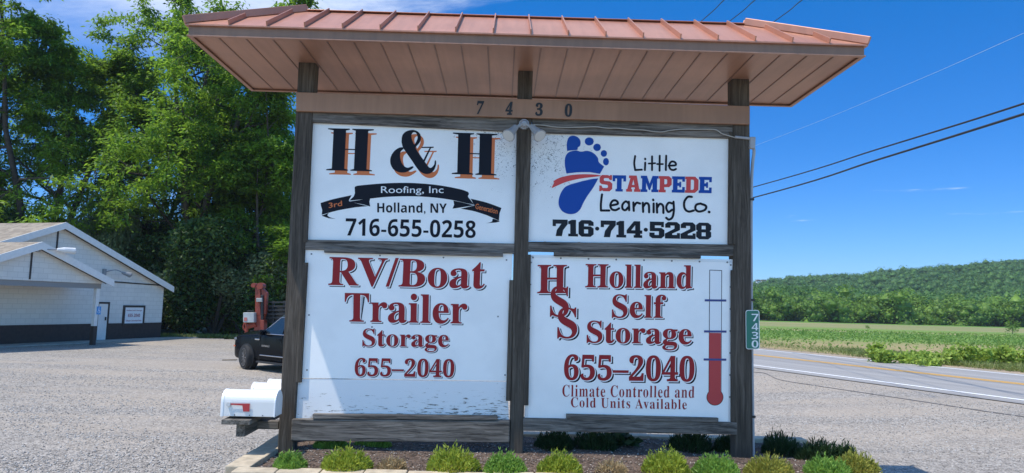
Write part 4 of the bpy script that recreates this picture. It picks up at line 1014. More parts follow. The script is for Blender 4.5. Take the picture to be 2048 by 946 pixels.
bk = n.new('ShaderNodeTexBrick'); bk.inputs['Scale'].default_value = 1.0; bk.inputs['Brick Width'].default_value = .42; bk.inputs['Row Height'].default_value = .21; bk.inputs['Mortar Size'].default_value = .012
bk.inputs['Color1'].default_value = (.73, .70, .65, 1); bk.inputs['Color2'].default_value = (.69, .66, .61, 1); bk.inputs['Mortar'].default_value = (.60, .575, .53, 1); l.new(cb.outputs[0], bk.inputs['Vector'])
st_ = noise(n, l, c, .9, 5)
l.new(mixrgb(n, l, mrange(n, l, st_, .45, .75, 0, .3), bk.outputs[0], (.5, .48, .44)), p.inputs['Base Color']); p.inputs['Roughness'].default_value = .7; bump(n, l, bk.outputs['Fac'], -.4, .02, p)
BLOCK = m
BROWN = plain('brown_paint', (.045, .03, .026), .7, var=.2); TRIM = plain('white_trim_board', (.72, .705, .68), .5, var=.05); DTRIM = plain('dark_brown_trim', (.035, .027, .025), .6)
m, n, l, p = new_mat('tan_shingle'); c = n.new('ShaderNodeTexCoord').outputs['Object']; v = n.new('ShaderNodeTexVoronoi'); v.inputs['Scale'].default_value = 5; l.new(c, v.inputs['Vector'])
sc_ = n.new('ShaderNodeSeparateColor'); l.new(v.outputs['Color'], sc_.inputs[0]); l.new(mixrgb(n, l, sc_.outputs[0], (.20, .165, .13), (.32, .27, .21)), p.inputs['Base Color']); p.inputs['Roughness'].default_value = .95
SHING = m
def bpart(mb, name, mat, parent=None, bev=0.0, label=None):
    o = mb.build(name, mat, parent or BLD, bev); 
    if label: o['label'] = label
    return o
sP, zP = wc(121, 452); sR, zR = wc(328, 574); sL = 2 * sP - sR; zb = wc(200, 647)[1]
DEP = 16.0
# walls: gable prism running back
def wall_prism(poly, off0, off1, mb): mb.prism([wp(s, z, off0) for s, z in poly], -WN * (off0 - off1))
b = MB(); wall_prism([(sL, zb), (sR, zb), (sR, zR), (sP, zP), (sL, zR)], 0, -DEP, b); WALL = bpart(b, 'wall', BLOCK)
b = MB(); wall_prism([(sL - .004, GB - .3), (sR + .004, GB - .3), (sR + .004, zb), (sL - .004, zb)], .004, -DEP, b); bpart(b, 'lower_band', BROWN)
def gable_roof(sl_, sp_, sr_, ze, zp, off0, off1, oh, parent, pre=''):
    sl2 = (zp - ze) / (sr_ - sp_); th = .16
    a_ = [(sp_, zp + .10), (sr_ + oh, ze - sl2 * oh + .10), (sr_ + oh, ze - sl2 * oh + .10 + th * .35), (sp_, zp + .10 + th * .35)]
    b_ = [(sl_ - oh, ze - sl2 * oh + .10), (sp_, zp + .10), (sp_, zp + .10 + th * .35), (sl_ - oh, ze - sl2 * oh + .10 + th * .35)]
    b = MB(); wall_prism(a_, off0 + .28, off1, b); wall_prism(b_, off0 + .28, off1, b); r = bpart(b, 'roof', SHING, parent)
    b = MB(); d_ = .30
    for q in ([(sp_, zp + .17), (sr_ + oh + .02, ze - sl2 * oh + .17), (sr_ + oh + .02, ze - sl2 * oh + .17 - d_), (sp_, zp + .17 - d_)], [(sl_ - oh - .02, ze - sl2 * oh + .17), (sp_, zp + .17), (sp_, zp + .17 - d_), (sl_ - oh - .02, ze - sl2 * oh + .17 - d_)]):
        wall_prism(q, off0 + .33, off0 + .285, b)
    bpart(b, 'rake_board', TRIM, r)
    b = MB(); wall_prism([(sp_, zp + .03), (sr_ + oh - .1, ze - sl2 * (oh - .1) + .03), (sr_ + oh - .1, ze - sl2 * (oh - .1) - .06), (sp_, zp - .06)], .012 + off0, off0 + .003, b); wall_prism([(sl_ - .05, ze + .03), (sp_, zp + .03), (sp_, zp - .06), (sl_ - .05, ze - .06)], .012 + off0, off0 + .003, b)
    bpart(b, 'rake_strip', DTRIM, r)  # dark brown strip on the wall along both rakes
    return r
gable_roof(sL, sP, sR, zR, zP, 0, -DEP, .35, BLD)
# porch
PO = 2.3
pP, zpP = wc(72, 492, PO); pR, zpR = wc(205, 562, PO); pL = 2 * pP - pR; zpb = zpR - .12
b = MB(); wall_prism([(pL, zpb), (pR, zpb), (pR, zpR + .02), (pP, zpP), (pL, zpR + .02)], PO, PO - .14, b); bpart(b, 'porch_gable', BLOCK)
b = MB(); wall_prism([(pL, zpb - .22), (pR, zpb - .22), (pR, zpb - .002), (pL, zpb - .002)], PO - .05, PO - .25, b); bpart(b, 'porch_beam', plain('grey_beam', (.25, .245, .24), .7))
b = MB(); wall_prism([(pL, zpb - .002), (pR, zpb - .002), (pR, zpb + .05), (pL, zpb + .05)], PO - .15, .01, b); bpart(b, 'porch_ceiling', plain('porch_ceiling_paint', (.42, .41, .40), .7))
gable_roof(pL, pP, pR, zpR, zpP, PO, .02, .3, BLD)
for s_ in (pR - .12, pL + .15):
    b = MB(); b.box(wp(s_, (GB - .2 + zb) / 2, PO - .14), (.17, .17, zb + .2 - GB), (WD, WN, np.array([0, 0, 1.]))); q = bpart(b, 'porch_post', DTRIM)
    b = MB(); b.box(wp(s_, (zb + zpb - .22) / 2, PO - .14), (.165, .165, zpb - .22 - zb), (WD, WN, np.array([0, 0, 1.]))); bpart(b, 'upper_post', TRIM, q)
# joints, band line
b = MB(); s0, z0 = wc(224, 563); s1, z1 = wc(318, 570); b.hexa([wp(s0, z0 - .04, .004), wp(s1, z1 - .04, .004), wp(s1, z1 + .02, .004), wp(s0, z0 + .02, .004), wp(s0, z0 - .04, .03), wp(s1, z1 - .04, .03), wp(s1, z1 + .02, .03), wp(s0, z0 + .02, .03)]); bpart(b, 'eave_line', DTRIM)
b = MB(); s0 = wc(116, 460)[0]; b.box(wp(s0, (zP - .15 + zR + .5) / 2, .02), (.07, .03, zP - zR - .7), (WD, WN, np.array([0, 0, 1.]))); b.box(wp(pP - .15, (zpP + zpb) / 2 - .05, PO + .02), (.06, .03, zpP - zpb - .2), (WD, WN, np.array([0, 0, 1.]))); bpart(b, 'conduit', DTRIM)
# door
(d0, dz0), (d1, dz1) = wc(188, 680), wc(219, 604); dz0 = GB + .05
dr = None
b = MB(); 
for s_a, s_b, za, zb_ in ((d0, d0 + .09, dz0, dz1), (d1 - .09, d1, dz0, dz1), (d0 + .09, d1 - .09, dz1 - .09, dz1)): b.hexa([wp(s_a, za, .005), wp(s_b, za, .005), wp(s_b, zb_, .005), wp(s_a, zb_, .005), wp(s_a, za, .045), wp(s_b, za, .045), wp(s_b, zb_, .045), wp(s_a, zb_, .045)])
fr = None
bd = MB(); bd.hexa([wp(d0 + .09, dz0, .006), wp(d1 - .09, dz0, .006), wp(d1 - .09, dz1 - .09, .006), wp(d0 + .09, dz1 - .09, .006), wp(d0 + .09, dz0, .03), wp(d1 - .09, dz0, .03), wp(d1 - .09, dz1 - .09, .03), wp(d0 + .09, dz1 - .09, .03)])
DOOR = bpart(bd, 'door', TRIM); bpart(b, 'frame', DTRIM, DOOR)
b = MB(); q = wp(d1 - .2, dz0 + 1.0, .06); b.box(q, (.05, .05, .16)); bpart(b, 'handle', BLACK, DOOR)
# corner downspout
b = MB(); q0 = wp(sR + .06, zR - .2, -.1); q1 = wp(sR + .06, GB, -.1); b.tube([q0, q1], .04, 8); bpart(b, 'downspout', DTRIM)
# wall lamp
q0 = wp(*wc(207, 544), 0); wl_ = MB(); wl_.box(q0 + WN * .05, (.16, .1, .3), (WD, WN, np.array([0, 0, 1.]))); q1 = wp(*wc(221, 543), .3); q2 = wp(*wc(230, 546), .55)
wl_.tube(smooth_path([q0 + WN * .08, q1 + np.array([0, 0, .08]), q2]), .025, 6); LMP = bpart(wl_, 'wall_lamp', plain('lamp_grey', (.25, .26, .27), .5))
b = MB(); dq = WN * .25 + WD * .35 + np.array([0, 0, -.12]); dq /= np.linalg.norm(dq); b.tube([q2 - dq * .1, q2 + dq * .1, q2 + dq * .3, q2 + dq * .36], [.05, .10, .13, .05], 10); bpart(b, 'lamp_shade', MATS['lamp_grey'], LMP)
b = MB(); q = wp(pP, zpP - .12, PO + .1); b.box(q, (.14, .14, .22), (WD, WN, np.array([0, 0, 1.]))); q2 = q + WD * .55 + WN * .35 + np.array([0, 0, .02]); b.tube([q, q + WN * .2 + WD * .2, q2], .025, 6); LMP = bpart(b, 'porch_lamp', MATS['lamp_grey'])
b = MB(); dq = WD * .8 + WN * .3; dq /= np.linalg.norm(dq); b.tube([q2, q2 + dq * .25, q2 + dq * .65, q2 + dq * .72], [.06, .12, .13, .05], 10); bpart(b, 'lamp_head', TRIM, LMP)
# notice board on the wall
(n0_, nz0), (n1_, nz1) = wc(243, 651), wc(289, 611)
nb_ = empty('notice_board', wp((n0_ + n1_) / 2, nz0, .02), 'white storage notice board in a dark frame on the wall of the white building', 'notice board')
b = MB(); f_ = .10
def wbox(b, s0, s1, z0, z1, o0, o1): b.hexa([wp(s0, z0, o0), wp(s1, z0, o0), wp(s1, z1, o0), wp(s0, z1, o0), wp(s0, z0, o1), wp(s1, z0, o1), wp(s1, z1, o1), wp(s0, z1, o1)])
wbox(b, n0_, n0_ + f_, nz0, nz1, .01, .07); wbox(b, n1_ - f_, n1_, nz0, nz1, .01, .07); wbox(b, n0_ + f_, n1_ - f_, nz0, nz0 + f_, .01, .07); wbox(b, n0_ + f_, n1_ - f_, nz1 - f_, nz1, .01, .07); b.build('frame', DTRIM, nb_)
b = MB(); wbox(b, n0_ + f_, n1_ - f_, nz0 + f_, nz1 - f_, .01, .05); NBP = b.build('board', plain('notice_white', (.76, .77, .78), .5), nb_)
DR2 = plain('notice_red', (.28, .03, .04), .5)
for s_, zc, hgt, wf in (('Holland Self Storage', .80, .075, .84), ('655-2040', .50, .16, .66), ('Climate Controlled Units', .17, .075, .86)):
    v_, f2 = text_mesh(sansb(s_)); x0, y0, x1, y1 = v_[:, 0].min(), v_[:, 1].min(), v_[:, 0].max(), v_[:, 1].max(); w0, h0 = (n1_ - n0_ - 2 * f_), (nz1 - nz0 - 2 * f_)
    b = MB(); b.add([wp((n0_ + n1_) / 2 + ((x - x0) / (x1 - x0) - .5) * wf * w0, nz0 + f_ + h0 * zc + ((y - y0) / (y1 - y0) - .5) * hgt * h0 * 1.3, .054) for x, y in v_], f2); b.build('lettering', DR2 if hgt > .1 else DR2, NBP)
# accessible parking sign on the porch post
(h0_, hz0), (h1_, hz1) = wc(193.5, 629, PO - .03), wc(203, 613, PO - .03)
hp = MB(); wbox(hp, h0_, h1_, hz0, hz1, PO - .055, PO - .045); HP = hp.build('parking_sign', plain('sign_blue', (.05, .28, .62), .5)); tag(HP, 'small blue accessible parking sign on the porch post of the white building', 'parking sign')
b = MB(); sc0, sz0, u_ = (h0_ + h1_) / 2, hz0, (hz1 - hz0)
for poly in ([(-.05, .78), (.05, .78), (.05, .88), (-.05, .88)], [(-.06, .42), (.03, .42), (.03, .74), (-.06, .74)], [(.03, .42), (.16, .42), (.16, .50), (.03, .50)], [(.12, .2), (.2, .2), (.2, .42), (.12, .42)]):
    b.add([wp(sc0 + x * u_, sz0 + z * u_, PO - .042) for x, z in poly], [(0, 1, 2, 3)])
rr_ = [(-.02 + .17 * math.cos(t), .32 + .17 * math.sin(t)) for t in np.linspace(2.2, 6.0, 12)]; ri_ = [(-.02 + .12 * math.cos(t), .32 + .12 * math.sin(t)) for t in np.linspace(2.2, 6.0, 12)]
b.add([wp(sc0 + x * u_, sz0 + z * u_, PO - .0415) for x, z in rr_ + ri_], [(i, i + 1, 12 + i + 1, 12 + i) for i in range(11)])
b.build('wheelchair_symbol', MATS['notice_white'], HP)
# concrete walk along the wall
CONC = plain('worn_concrete', (.36, .33, .29), .9, var=.2, scale=4, bump=.2)
b = MB(); wbox(b, sL - 4, sR + 2.2, GB - .2, GB + .05, .006, 1.15); tag(b.build('walkway', CONC), kind='structure')
# thin marker pipe at the foot of the trees
q = at_z(398, 672, GB); mk = empty('marker_pipe', q, 'thin upright pipe on a stubby dark base at the foot of the trees', 'marker')
b = MB(); b.tube([q, q + (0, 0, .18), q + (0, 0, .2)], [.16, .15, .05], 12); b.build('base', plain('rusty_cast_iron', (.09, .07, .06), .8), mk)
b = MB(); b.tube([q + (0, 0, .2), q + (0.03, 0, .26)], [.16, .13], 12); b.build('collar', CONC, mk)
b = MB(); b.tube([q + (0, 0, .25), q + (.12, 0, .75)], .022, 6); b.box(q + np.array([.12, 0, .8]), (.08, .05, .1)); b.build('pipe', GALV, mk)

# ================================================================== BLACK CAR
CARP = plain('black_car_paint', (.006, .007, .009), .22, .0, spec=.06); CARP.node_tree.nodes['Principled BSDF'].inputs['Coat Weight'].default_value = .03; CARP.node_tree.nodes['Principled BSDF'].inputs['Coat Roughness'].default_value = .04
GLASS = plain('tinted_glass', (.012, .02, .03), .06); CHROME = plain('chrome', (.6, .62, .65), .15, 1.0); TYRE = plain('tyre_rubber', (.02, .02, .021), .85); RIM = plain('dark_alloy', (.16, .16, .17), .3, .6)
q = at_z(499, 738, GB); hx = np.array([-.80, .60, 0]); hx /= np.linalg.norm(hx); hy = np.array([-hx[1], hx[0], 0])
CS = .92; cpos = q - hx * 1.60 * CS - hy * .86 * CS
CAR = empty('parked_suv', cpos, 'large black sport utility car with dark wheels parked on the gravel behind the mailboxes', 'car')
CARM = Matrix(((hx[0], hy[0], 0, cpos[0]), (hx[1], hy[1], 0, cpos[1]), (0, 0, 1, GB), (0, 0, 0, 1))) @ Matrix.Diagonal((CS, CS, CS, 1))
def cw(p): return np.array(CARM @ Vector(tuple(map(float, p))))
def cpart(mb, name, mat, parent=None, bev=0.0, sm=False):
    mb.v = [tuple(cw(v)) for v in mb.v]; return mb.build(name, mat, parent or CAR, bev, sm)
ST = [(2.64, .42, .92, .70, .74, .98, .5), (2.56, .34, 1.04, .88, .88, 1.13, .62), (2.30, .28, 1.11, .97, .95, 1.23, .74), (1.7, .28, 1.16, 1.01, .98, 1.29, .78), (1.15, .28, 1.19, 1.01, .99, 1.34, .80), (.92, .28, 1.19, 1.01, .99, 1.37, .81), (.50, .28, 1.19, 1.01, .99, 1.58, .76), (.06, .28, 1.19, 1.01, .99, 1.84, .73), (-.5, .28, 1.19, 1.01, .99, 1.91, .73), (-1.4, .28, 1.2, 1.01, .99, 1.92, .73), (-2.2, .28, 1.2, 1.0, .98, 1.89, .72), (-2.48, .3, 1.2, .98, .96, 1.76, .70), (-2.62, .36, 1.16, .94, .93, 1.24, .78), (-2.68, .42, 1.0, .86, .86, 1.05, .7)]
b = MB(); rows = []
for x, zb_, zt, wl2, wb, zr, wr in ST:
    half = [(0, zb_), (wl2 * .96, zb_), (wl2, zb_ + .08), (wl2 + .015, .72), (wb, zt - .03), (wb - .02, zt), (wr, zr - .05), (wr - .08, zr), (0, zr + .025)]
    rows.append([(x, y, z) for y, z in half] + [(x, -y, z) for y, z in half[-2:0:-1]])
k = len(rows[0]); b.v = [v for r in rows for v in r]
b.f = [(i * k + j, i * k + (j + 1) % k, (i + 1) * k + (j + 1) % k, (i + 1) * k + j) for i in range(len(rows) - 1) for j in range(k)] + [tuple(range(k)), tuple((len(rows) - 1) * k + j for j in range(k))]; b.m = [0] * len(b.f)
BODY = cpart(b, 'body', CARP, sm=True); md = BODY.modifiers.new('subsurf', 'SUBSURF'); md.levels = md.render_levels = 2
def side_pt(x, z, off):  # on the greenhouse side
    t = (z - 1.19) / (1.86 - 1.19); return (x, .985 + (.735 - .985) * t + off, z)
for sgn in (1, -1):
    for nm, poly in (('window', [(.74, 1.235), (.12, 1.72), (-.24, 1.79), (-.28, 1.235)]), ('window', [(-.34, 1.235), (-.32, 1.79), (-1.22, 1.82), (-1.30, 1.235)]), ('window', [(-1.38, 1.235), (-1.30, 1.81), (-2.10, 1.79), (-2.24, 1.26)])):
        b = MB(); pts = [side_pt(x, z, .0) for x, z in poly]; pts = [(x, y * sgn, z) for x, y, z in pts]; b.prism(pts, (0, .022 * sgn, .006)); wi = cpart(b, nm, GLASS)
    b = MB(); b.tube([(x, sgn * (side_pt(x, 1.222, .012)[1]), 1.222) for x in np.linspace(.78, -2.25, 10)], .013, 6); cpart(b, 'chrome_strip', CHROME)
    b = MB(); b.tube([(.80, sgn * .985, 1.24), (.12, sgn * side_pt(0, 1.75, .02)[1], 1.75), (-.3, sgn * side_pt(0, 1.83, .02)[1], 1.83), (-1.2, sgn * side_pt(0, 1.85, .02)[1], 1.85), (-2.1, sgn * side_pt(0, 1.82, .02)[1], 1.82)], .011, 6); cpart(b, 'chrome_strip', CHROME)
    b = MB(); b.box((-.35, sgn * 1.025, .52), (2.35, .02, .035)); cpart(b, 'chrome_strip', CHROME, bev=.005)
    b = MB(); b.box((-.3, sgn * 1.0, .30), (2.5, .16, .06)); cpart(b, 'running_board', BLACK, bev=.01)
    for x in (-.12, -1.12): b = MB(); b.box((x, sgn * 1.022, 1.06), (.22, .03, .03)); cpart(b, 'door_handle', CARP, bev=.008)
    for x in (.88, -.28, -1.32): b = MB(); b.box((x, sgn * 1.007, .78), (.008, .012, .80)); cpart(b, 'door_gap', BLACK)
    b = MB(); b.box((.62, sgn * 1.10, 1.27), (.16, .24, .17)); MI = cpart(b, 'mirror', CARP, bev=.05)
    b = MB(); b.box((1.05, sgn * 1.005, 1.02), (.26, .014, .05)); cpart(b, 'fender_vent', CHROME, bev=.01)
    b = MB(); b.box((2.42, sgn * .885, .97), (.22, .10, .12)); cpart(b, 'headlight', plain('headlight_glass', (.12, .13, .14), .15), bev=.04)
    b = MB(); b.box((2.40, sgn * .965, .74), (.10, .02, .05)); cpart(b, 'side_marker', plain('amber_plastic', (.6, .12, .03), .4), bev=.01)
    b = MB(); b.box((-2.60, sgn * .86, 1.05), (.14, .18, .42)); cpart(b, 'tail_light', plain('red_lens', (.3, .01, .01), .2), bev=.03)
    b = MB(); b.tube([(-.1, sgn * .66, 1.93), (-.25, sgn * .66, 1.99), (-1.9, sgn * .66, 1.99), (-2.05, sgn * .66, 1.94)], .022, 6); cpart(b, 'roof_rail', CHROME)
    for x in (1.60, -1.52):
        b = MB(); b.tube([(x, sgn * .80, .42), (x, sgn * 1.018, .42)], .44, 28); cpart(b, 'wheel_arch', BLACK)
        st_a = RAD(-18) if x > 0 else 0
        ya = np.array([-math.sin(st_a), math.cos(st_a), 0]) * sgn; wc_ = np.array([x, sgn * .88, .405])
        b = MB(); prof = [(-.10, .30), (-.12, .37), (-.08, .405), (.10, .405), (.155, .385), (.165, .31), (.15, .29)]
        b.tube([wc_ + ya * (a + .03) for a, r in prof], [r for a, r in prof], 30); WH = cpart(b, 'wheel', TYRE, sm=False)
        b = MB(); xa = np.array([math.cos(st_a), math.sin(st_a), 0]); za = np.array([0, 0, 1.])
        b.tube([wc_ + ya * .165, wc_ + ya * .19], [.295, .285], 30)
        cpart(b, 'rim', plain('rim_recess', (.012, .012, .013), .6), WH)
        b = MB(); b.tube([wc_ + ya * .185, wc_ + ya * .215], [.06, .05], 12)
        for i in range(10):
            a = 2 * math.pi * i / 10; dd = xa * math.cos(a) + za * math.sin(a); ee = np.cross(ya, dd); c_ = wc_ + ya * .196 + dd * .165
            b.box(c_, (.25, .03, .018), (dd, ee, ya))
        for i in range(28):
            a = 2 * math.pi * (i + .5) / 28; dd = xa * math.cos(a) + za * math.sin(a); b.box(wc_ + ya * .196 + dd * .288, (.018, .066, .02), (dd, np.cross(ya, dd), ya))
        cpart(b, 'spokes', RIM, WH)
    v_, f2 = text_mesh(sansb('DENALI')); x0, x1, y0, y1 = v_[:, 0].min(), v_[:, 0].max(), v_[:, 1].min(), v_[:, 1].max()
    b = MB(); b.add([(.75 - ((x - x0) / (x1 - x0)) * .42 if sgn > 0 else .33 + ((x - x0) / (x1 - x0)) * .42, sgn * 1.022, .80 + (y - y0) / (y1 - y0) * .06) for x, y in v_], f2); cpart(b, 'door_badge', CHROME)
for pts in ([(.88, -.72, 1.335), (.88, .72, 1.335), (.13, .64, 1.83), (.13, -.64, 1.83)], [(-2.61, -.7, 1.3), (-2.61, .7, 1.3), (-2.46, .62, 1.72), (-2.46, -.62, 1.72)]):
    b = MB(); d_ = (.03, 0, .03) if pts[0][0] > 0 else (-.05, 0, .02); b.prism(pts, d_); cpart(b, 'windscreen', GLASS)
b = MB(); b.box((2.62, 0, .82), (.08, 1.1, .34)); cpart(b, 'grille', CHROME, bev=.03)

# ================================================================== CRANE TRUCK
YT = 31.0
ct = lambda x, y, dy=0.0: at_y(x, y, YT + dy)
ORG = plain('crane_orange_red', (.24, .038, .02), .5, var=.25, scale=3); BLK = plain('rack_black', (.018, .018, .02), .6, var=.2)
TRK = empty('crane_truck', ct(560, 700) * [1, 1, 0] + [0, 0, GB], 'flatbed truck with folded orange loader crane and black stake rack behind the black car', 'truck')
def bx(name, x0, y0, x1, y1, dp, mat, par=TRK, dy=0.0, bev=.02):
    b = MB(); a_ = [ct(x0, y1, dy), ct(x1, y1, dy), ct(x1, y0, dy), ct(x0, y0, dy)]; b.hexa(a_ + [q + np.array([0, dp, 0]) for q in a_]); return b.build(name, mat, par, bev)
BOOM = bx('crane_boom', 510, 572, 521, 633, .26, ORG)
b = MB(); b.hexa([ct(525, 632), ct(531, 628), ct(534, 586), ct(522, 572)] + [q + np.array([0, .24, 0]) for q in (ct(525, 632), ct(531, 628), ct(534, 586), ct(522, 572))]); b.build('knuckle_arm', ORG, TRK, .02)
b = MB(); q = ct(516, 571, .13); b.tube([q - np.array([.14, .2, 0]), q - np.array([.14, -.2, 0])], .1, 12); q = ct(523, 572, .13); b.tube([q - np.array([0, .2, 0]), q + np.array([0, .2, 0])], .14, 12); b.build('knuckle_pin', ORG, BOOM)
bx('hydraulic_cylinder', 521, 590, 526, 640, .12, BLK, dy=-.1); bx('valve_block', 512, 596, 524, 604, .2, plain('worn_steel', (.35, .34, .32), .5, .5), dy=-.2)
bx('crane_column', 508, 630, 527, 662, .5, ORG); bx('crane_column', 520, 640, 528, 668, .4, ORG, dy=-.15)
b = MB(); b.tube(smooth_path([ct(491, 662), ct(487, 655), ct(489, 647), ct(494, 646), ct(495, 662), ct(490, 666)]), .04, 6); b.tube([ct(493, 644), ct(494, 664)], .07, 8); b.tube([ct(496, 652), ct(512, 648)], .12, 8); b.build('hook_linkage', ORG, TRK)
GBX = bx('control_box', 486, 625, 508, 645, .5, plain('box_grey', (.42, .43, .42), .5, var=.15, scale=4), dy=-.3)
bx('box_label', 488, 635, 494, 642, .01, plain('faded_red_label', (.5, .14, .12), .6), GBX, dy=-.315, bev=0); bx('box_handle', 494, 621, 507, 623, .05, BLK, GBX, dy=-.2, bev=.005)
for y in (603, 611, 619, 627, 634): bx('rack_rail', 530, y, 640, y + 3.2, .06, BLK, dy=.25, bev=.005)
for x in (530, 544, 566, 600, 637): bx('rack_stake', x, 602, x + 4, 648, .1, BLK, dy=.33, bev=.005)
bx('rack_panel', 534, 614, 640, 646, .03, BLK, dy=.45, bev=0)
bx('bed', 500, 660, 690, 672, 2.3, BLK, dy=.2); bx('chassis', 510, 673, 760, 684, .9, BLK, dy=.8)
bx('cab', 692, 590, 745, 680, 2.2, ORG, dy=.2, bev=.12); bx('cab_window', 700, 598, 737, 628, .02, GLASS, dy=.17, bev=.0)
for x in (545, 585, 725):
    q = ct(x, 690, .35); q[2] = GB + .48; b = MB(); b.tube([q, q + np.array([0, .06, 0]), q + np.array([0, .32, 0])], [.42, .48, .48], 22); WH = b.build('wheel', TYRE, TRK); b = MB(); b.tube([q - np.array([0, .02, 0]), q - np.array([0, .005, 0])], [.2, .26], 16); b.build('rim', MATS['worn_steel'], WH)

# ================================================================== MAILBOXES
m, n, l, p = new_mat('mailbox_enamel'); c = n.new('ShaderNodeTexCoord').outputs['Object']; p.inputs['Roughness'].default_value = .35
a = noise(n, l, c, 24.0, 5, .7); b_ = noise(n, l, c, 3.0, 4); z_ = n.new('ShaderNodeSeparateXYZ'); l.new(c, z_.inputs[0])
ru = mathn(n, l, 'ADD', a, mrange(n, l, z_.outputs[2], .50, .43, 0, .12)); cc_ = mixrgb(n, l, mrange(n, l, b_, .45, .75, 0, .25), (.72, .72, .71), (.60, .59, .55))
l.new(mixrgb(n, l, mrange(n, l, ru, .745, .80), cc_, (.16, .07, .035)), p.inputs['Base Color']); MBOX = m
def mailbox(ul, n_, zb_, label, L_=.565, Wd=.26, Hh=.272):
    base = sl(ul + L_ / 2, n_ + Wd / 2, zb_); r = empty('mailbox', base, label, 'mailbox', 'white mailboxes on the plank arm')
    prof = [(0, 0), (Wd, 0)] + [(Wd / 2 + Wd / 2 * math.cos(t), Hh - Wd * .46 + Wd * .46 * math.sin(t)) for t in np.linspace(0, math.pi, 17)]
    b = MB(); k = len(prof); us = [ul, ul + L_]
    b.v = [tuple(sl(u, n_ + a, zb_ + z)) for u in us for a, z in prof]; b.f = [(j, (j + 1) % k, k + (j + 1) % k, k + j) for j in range(k)] + [tuple(range(k)), tuple(range(k, 2 * k))]; b.m = [0] * len(b.f)
    b.build('body', MBOX, r, .004)
    def collar(u0, u1, g): 
        b = MB(); P_ = [(Wd / 2 + (a - Wd / 2) * (1 + g), (z - Hh / 2) * (1 + g) + Hh / 2) for a, z in prof]
        b.v = [tuple(sl(u, n_ + a, zb_ + z)) for u in (u0, u1) for a, z in P_]; b.f = [(j, (j + 1) % k, k + (j + 1) % k, k + j) for j in range(k)] + [tuple(range(k)), tuple(range(k, 2 * k))]; b.m = [0] * len(b.f); return b
    collar(ul - .012, ul + .018, .035).build('door', WHITE, r, .004); collar(ul + L_ - .012, ul + L_ + .006, .02).build('back_cap', WHITE, r, .004)
    fr_ = plain('flag_red', (.42, .03, .035), .45); b = MB(); f_ = n_ - .012
    pts = [(.08, .118), (.30, .120), (.30, .035), (.235, .035), (.222, .098), (.08, .104)]
    b.prism([sl(ul + u, f_, zb_ + z + .02) for u, z in pts], -N * .004); b.build('flag', fr_, r)
    b = MB(); q = sl(ul + .075, n_ - .004, zb_ + .128); b.tube([q, q - N * .022], .022, 12); b.build('flag_pivot', plain('pivot_grey', (.55, .55, .54), .5), r)
    b = MB()
    for u in (.14, .30, .44, .58): q = sl(ul + u, n_ - .001, zb_ + .014); b.tube([q, q - N * .004], .007, 8)
    b.build('rivet', MATS['dull_screw'], r); return r
mailbox(-3.09, -.40, .443, 'nearest white mailbox with its red flag down, fully in view')
mailbox(-3.06, .46, .425, 'middle white mailbox, showing only its top and end behind the nearest one')
mailbox(-3.06, 1.08, .402, 'farthest white mailbox, just its top showing beside the post')
ma = empty('mailbox_stand', sl(-3.0, .2, .2), 'weathered plank and beam that carry the mailboxes beside the sign post', 'mailbox arm')
b = MB(); b.box(sl(-2.91, .45, .392), (.30, 1.85, .05), (T, N, np.array([0, 0, 1.]))); b.build('plank', WOODY, ma, .005)
b = MB(); b.box(sl(-2.885, .50, .295), (.095, 1.75, .14), (T, N, np.array([0, 0, 1.]))); b.build('beam', WOODY, ma, .005)
b = MB(); b.box(sl(-2.72, .10, .28), (.24, .11, .09), (T, N, np.array([0, 0, 1.]))); b.build('bracket', WOODX, ma, .005)

# ================================================================== PLANTER
MULCH = gravel_mat('dark_mulch', (.115, .085, .068), .55, s=26)
U0, U1, N0, N1 = -2.70, 4.05, -1.06, 1.32
us = np.linspace(U0 + .1, U1 - .1, 50); ns = np.linspace(N0 + .1, N1 - .1, 22); vs = []; fs = []
for q in ns:
    for u in us:
        e_ = min(1, min(u - U0, U1 - u, q - N0, N1 - q) / .5); vs.append(sl(u, q, -.02 + .05 * e_ + .018 * math.sin(u * 7 + q * 3) * math.sin(q * 9)))
w = len(us)
fs = [(j * w + i, j * w + i + 1, (j + 1) * w + i + 1, (j + 1) * w + i) for j in range(len(ns) - 1) for i in range(w - 1)]
tag(raw('planter_soil', vs, fs, MULCH, smoothed=True), kind='structure')
PAVE = plain('tan_paver', (.46, .385, .28), .9, var=.22, scale=9, bump=.3)
pc = MB(); rr = random.Random(5)
def pavers(u0, n0, u1, n1, wdt, dz=0.0):
    p, q = sl(u0, n0, 0), sl(u1, n1, 0); L_ = np.linalg.norm(q - p); d_ = (q - p) / L_; s_ = np.array([-d_[1], d_[0], 0]); k = round(L_ / .42)
    for i in range(k):
        c_ = p + d_ * (L_ * (i + .5) / k) + s_ * rr.uniform(-.006, .006) + np.array([0, 0, -.25 + dz + rr.uniform(-.006, .006)]); a_ = rr.uniform(-.012, .012)
        d2 = d_ * math.cos(a_) + s_ * math.sin(a_); s2 = s_ * math.cos(a_) - d_ * math.sin(a_); pc.box(c_, (L_ / k - .008, wdt, .58), (d2, s2, np.array([0, 0, 1.])))
pavers(U0, N0, U1, N0, .20); pavers(U0, N1, U1, N1, .20); pavers(U0, N0 + .11, U0, N1 - .11, .25); pavers(U1, N0 + .11, U1, N1 - .11, .20, -.07)
tag(pc.build('planter_curb', PAVE, None, .012), 'low tan paver edging around the planting bed under the sign', 'planter edging')
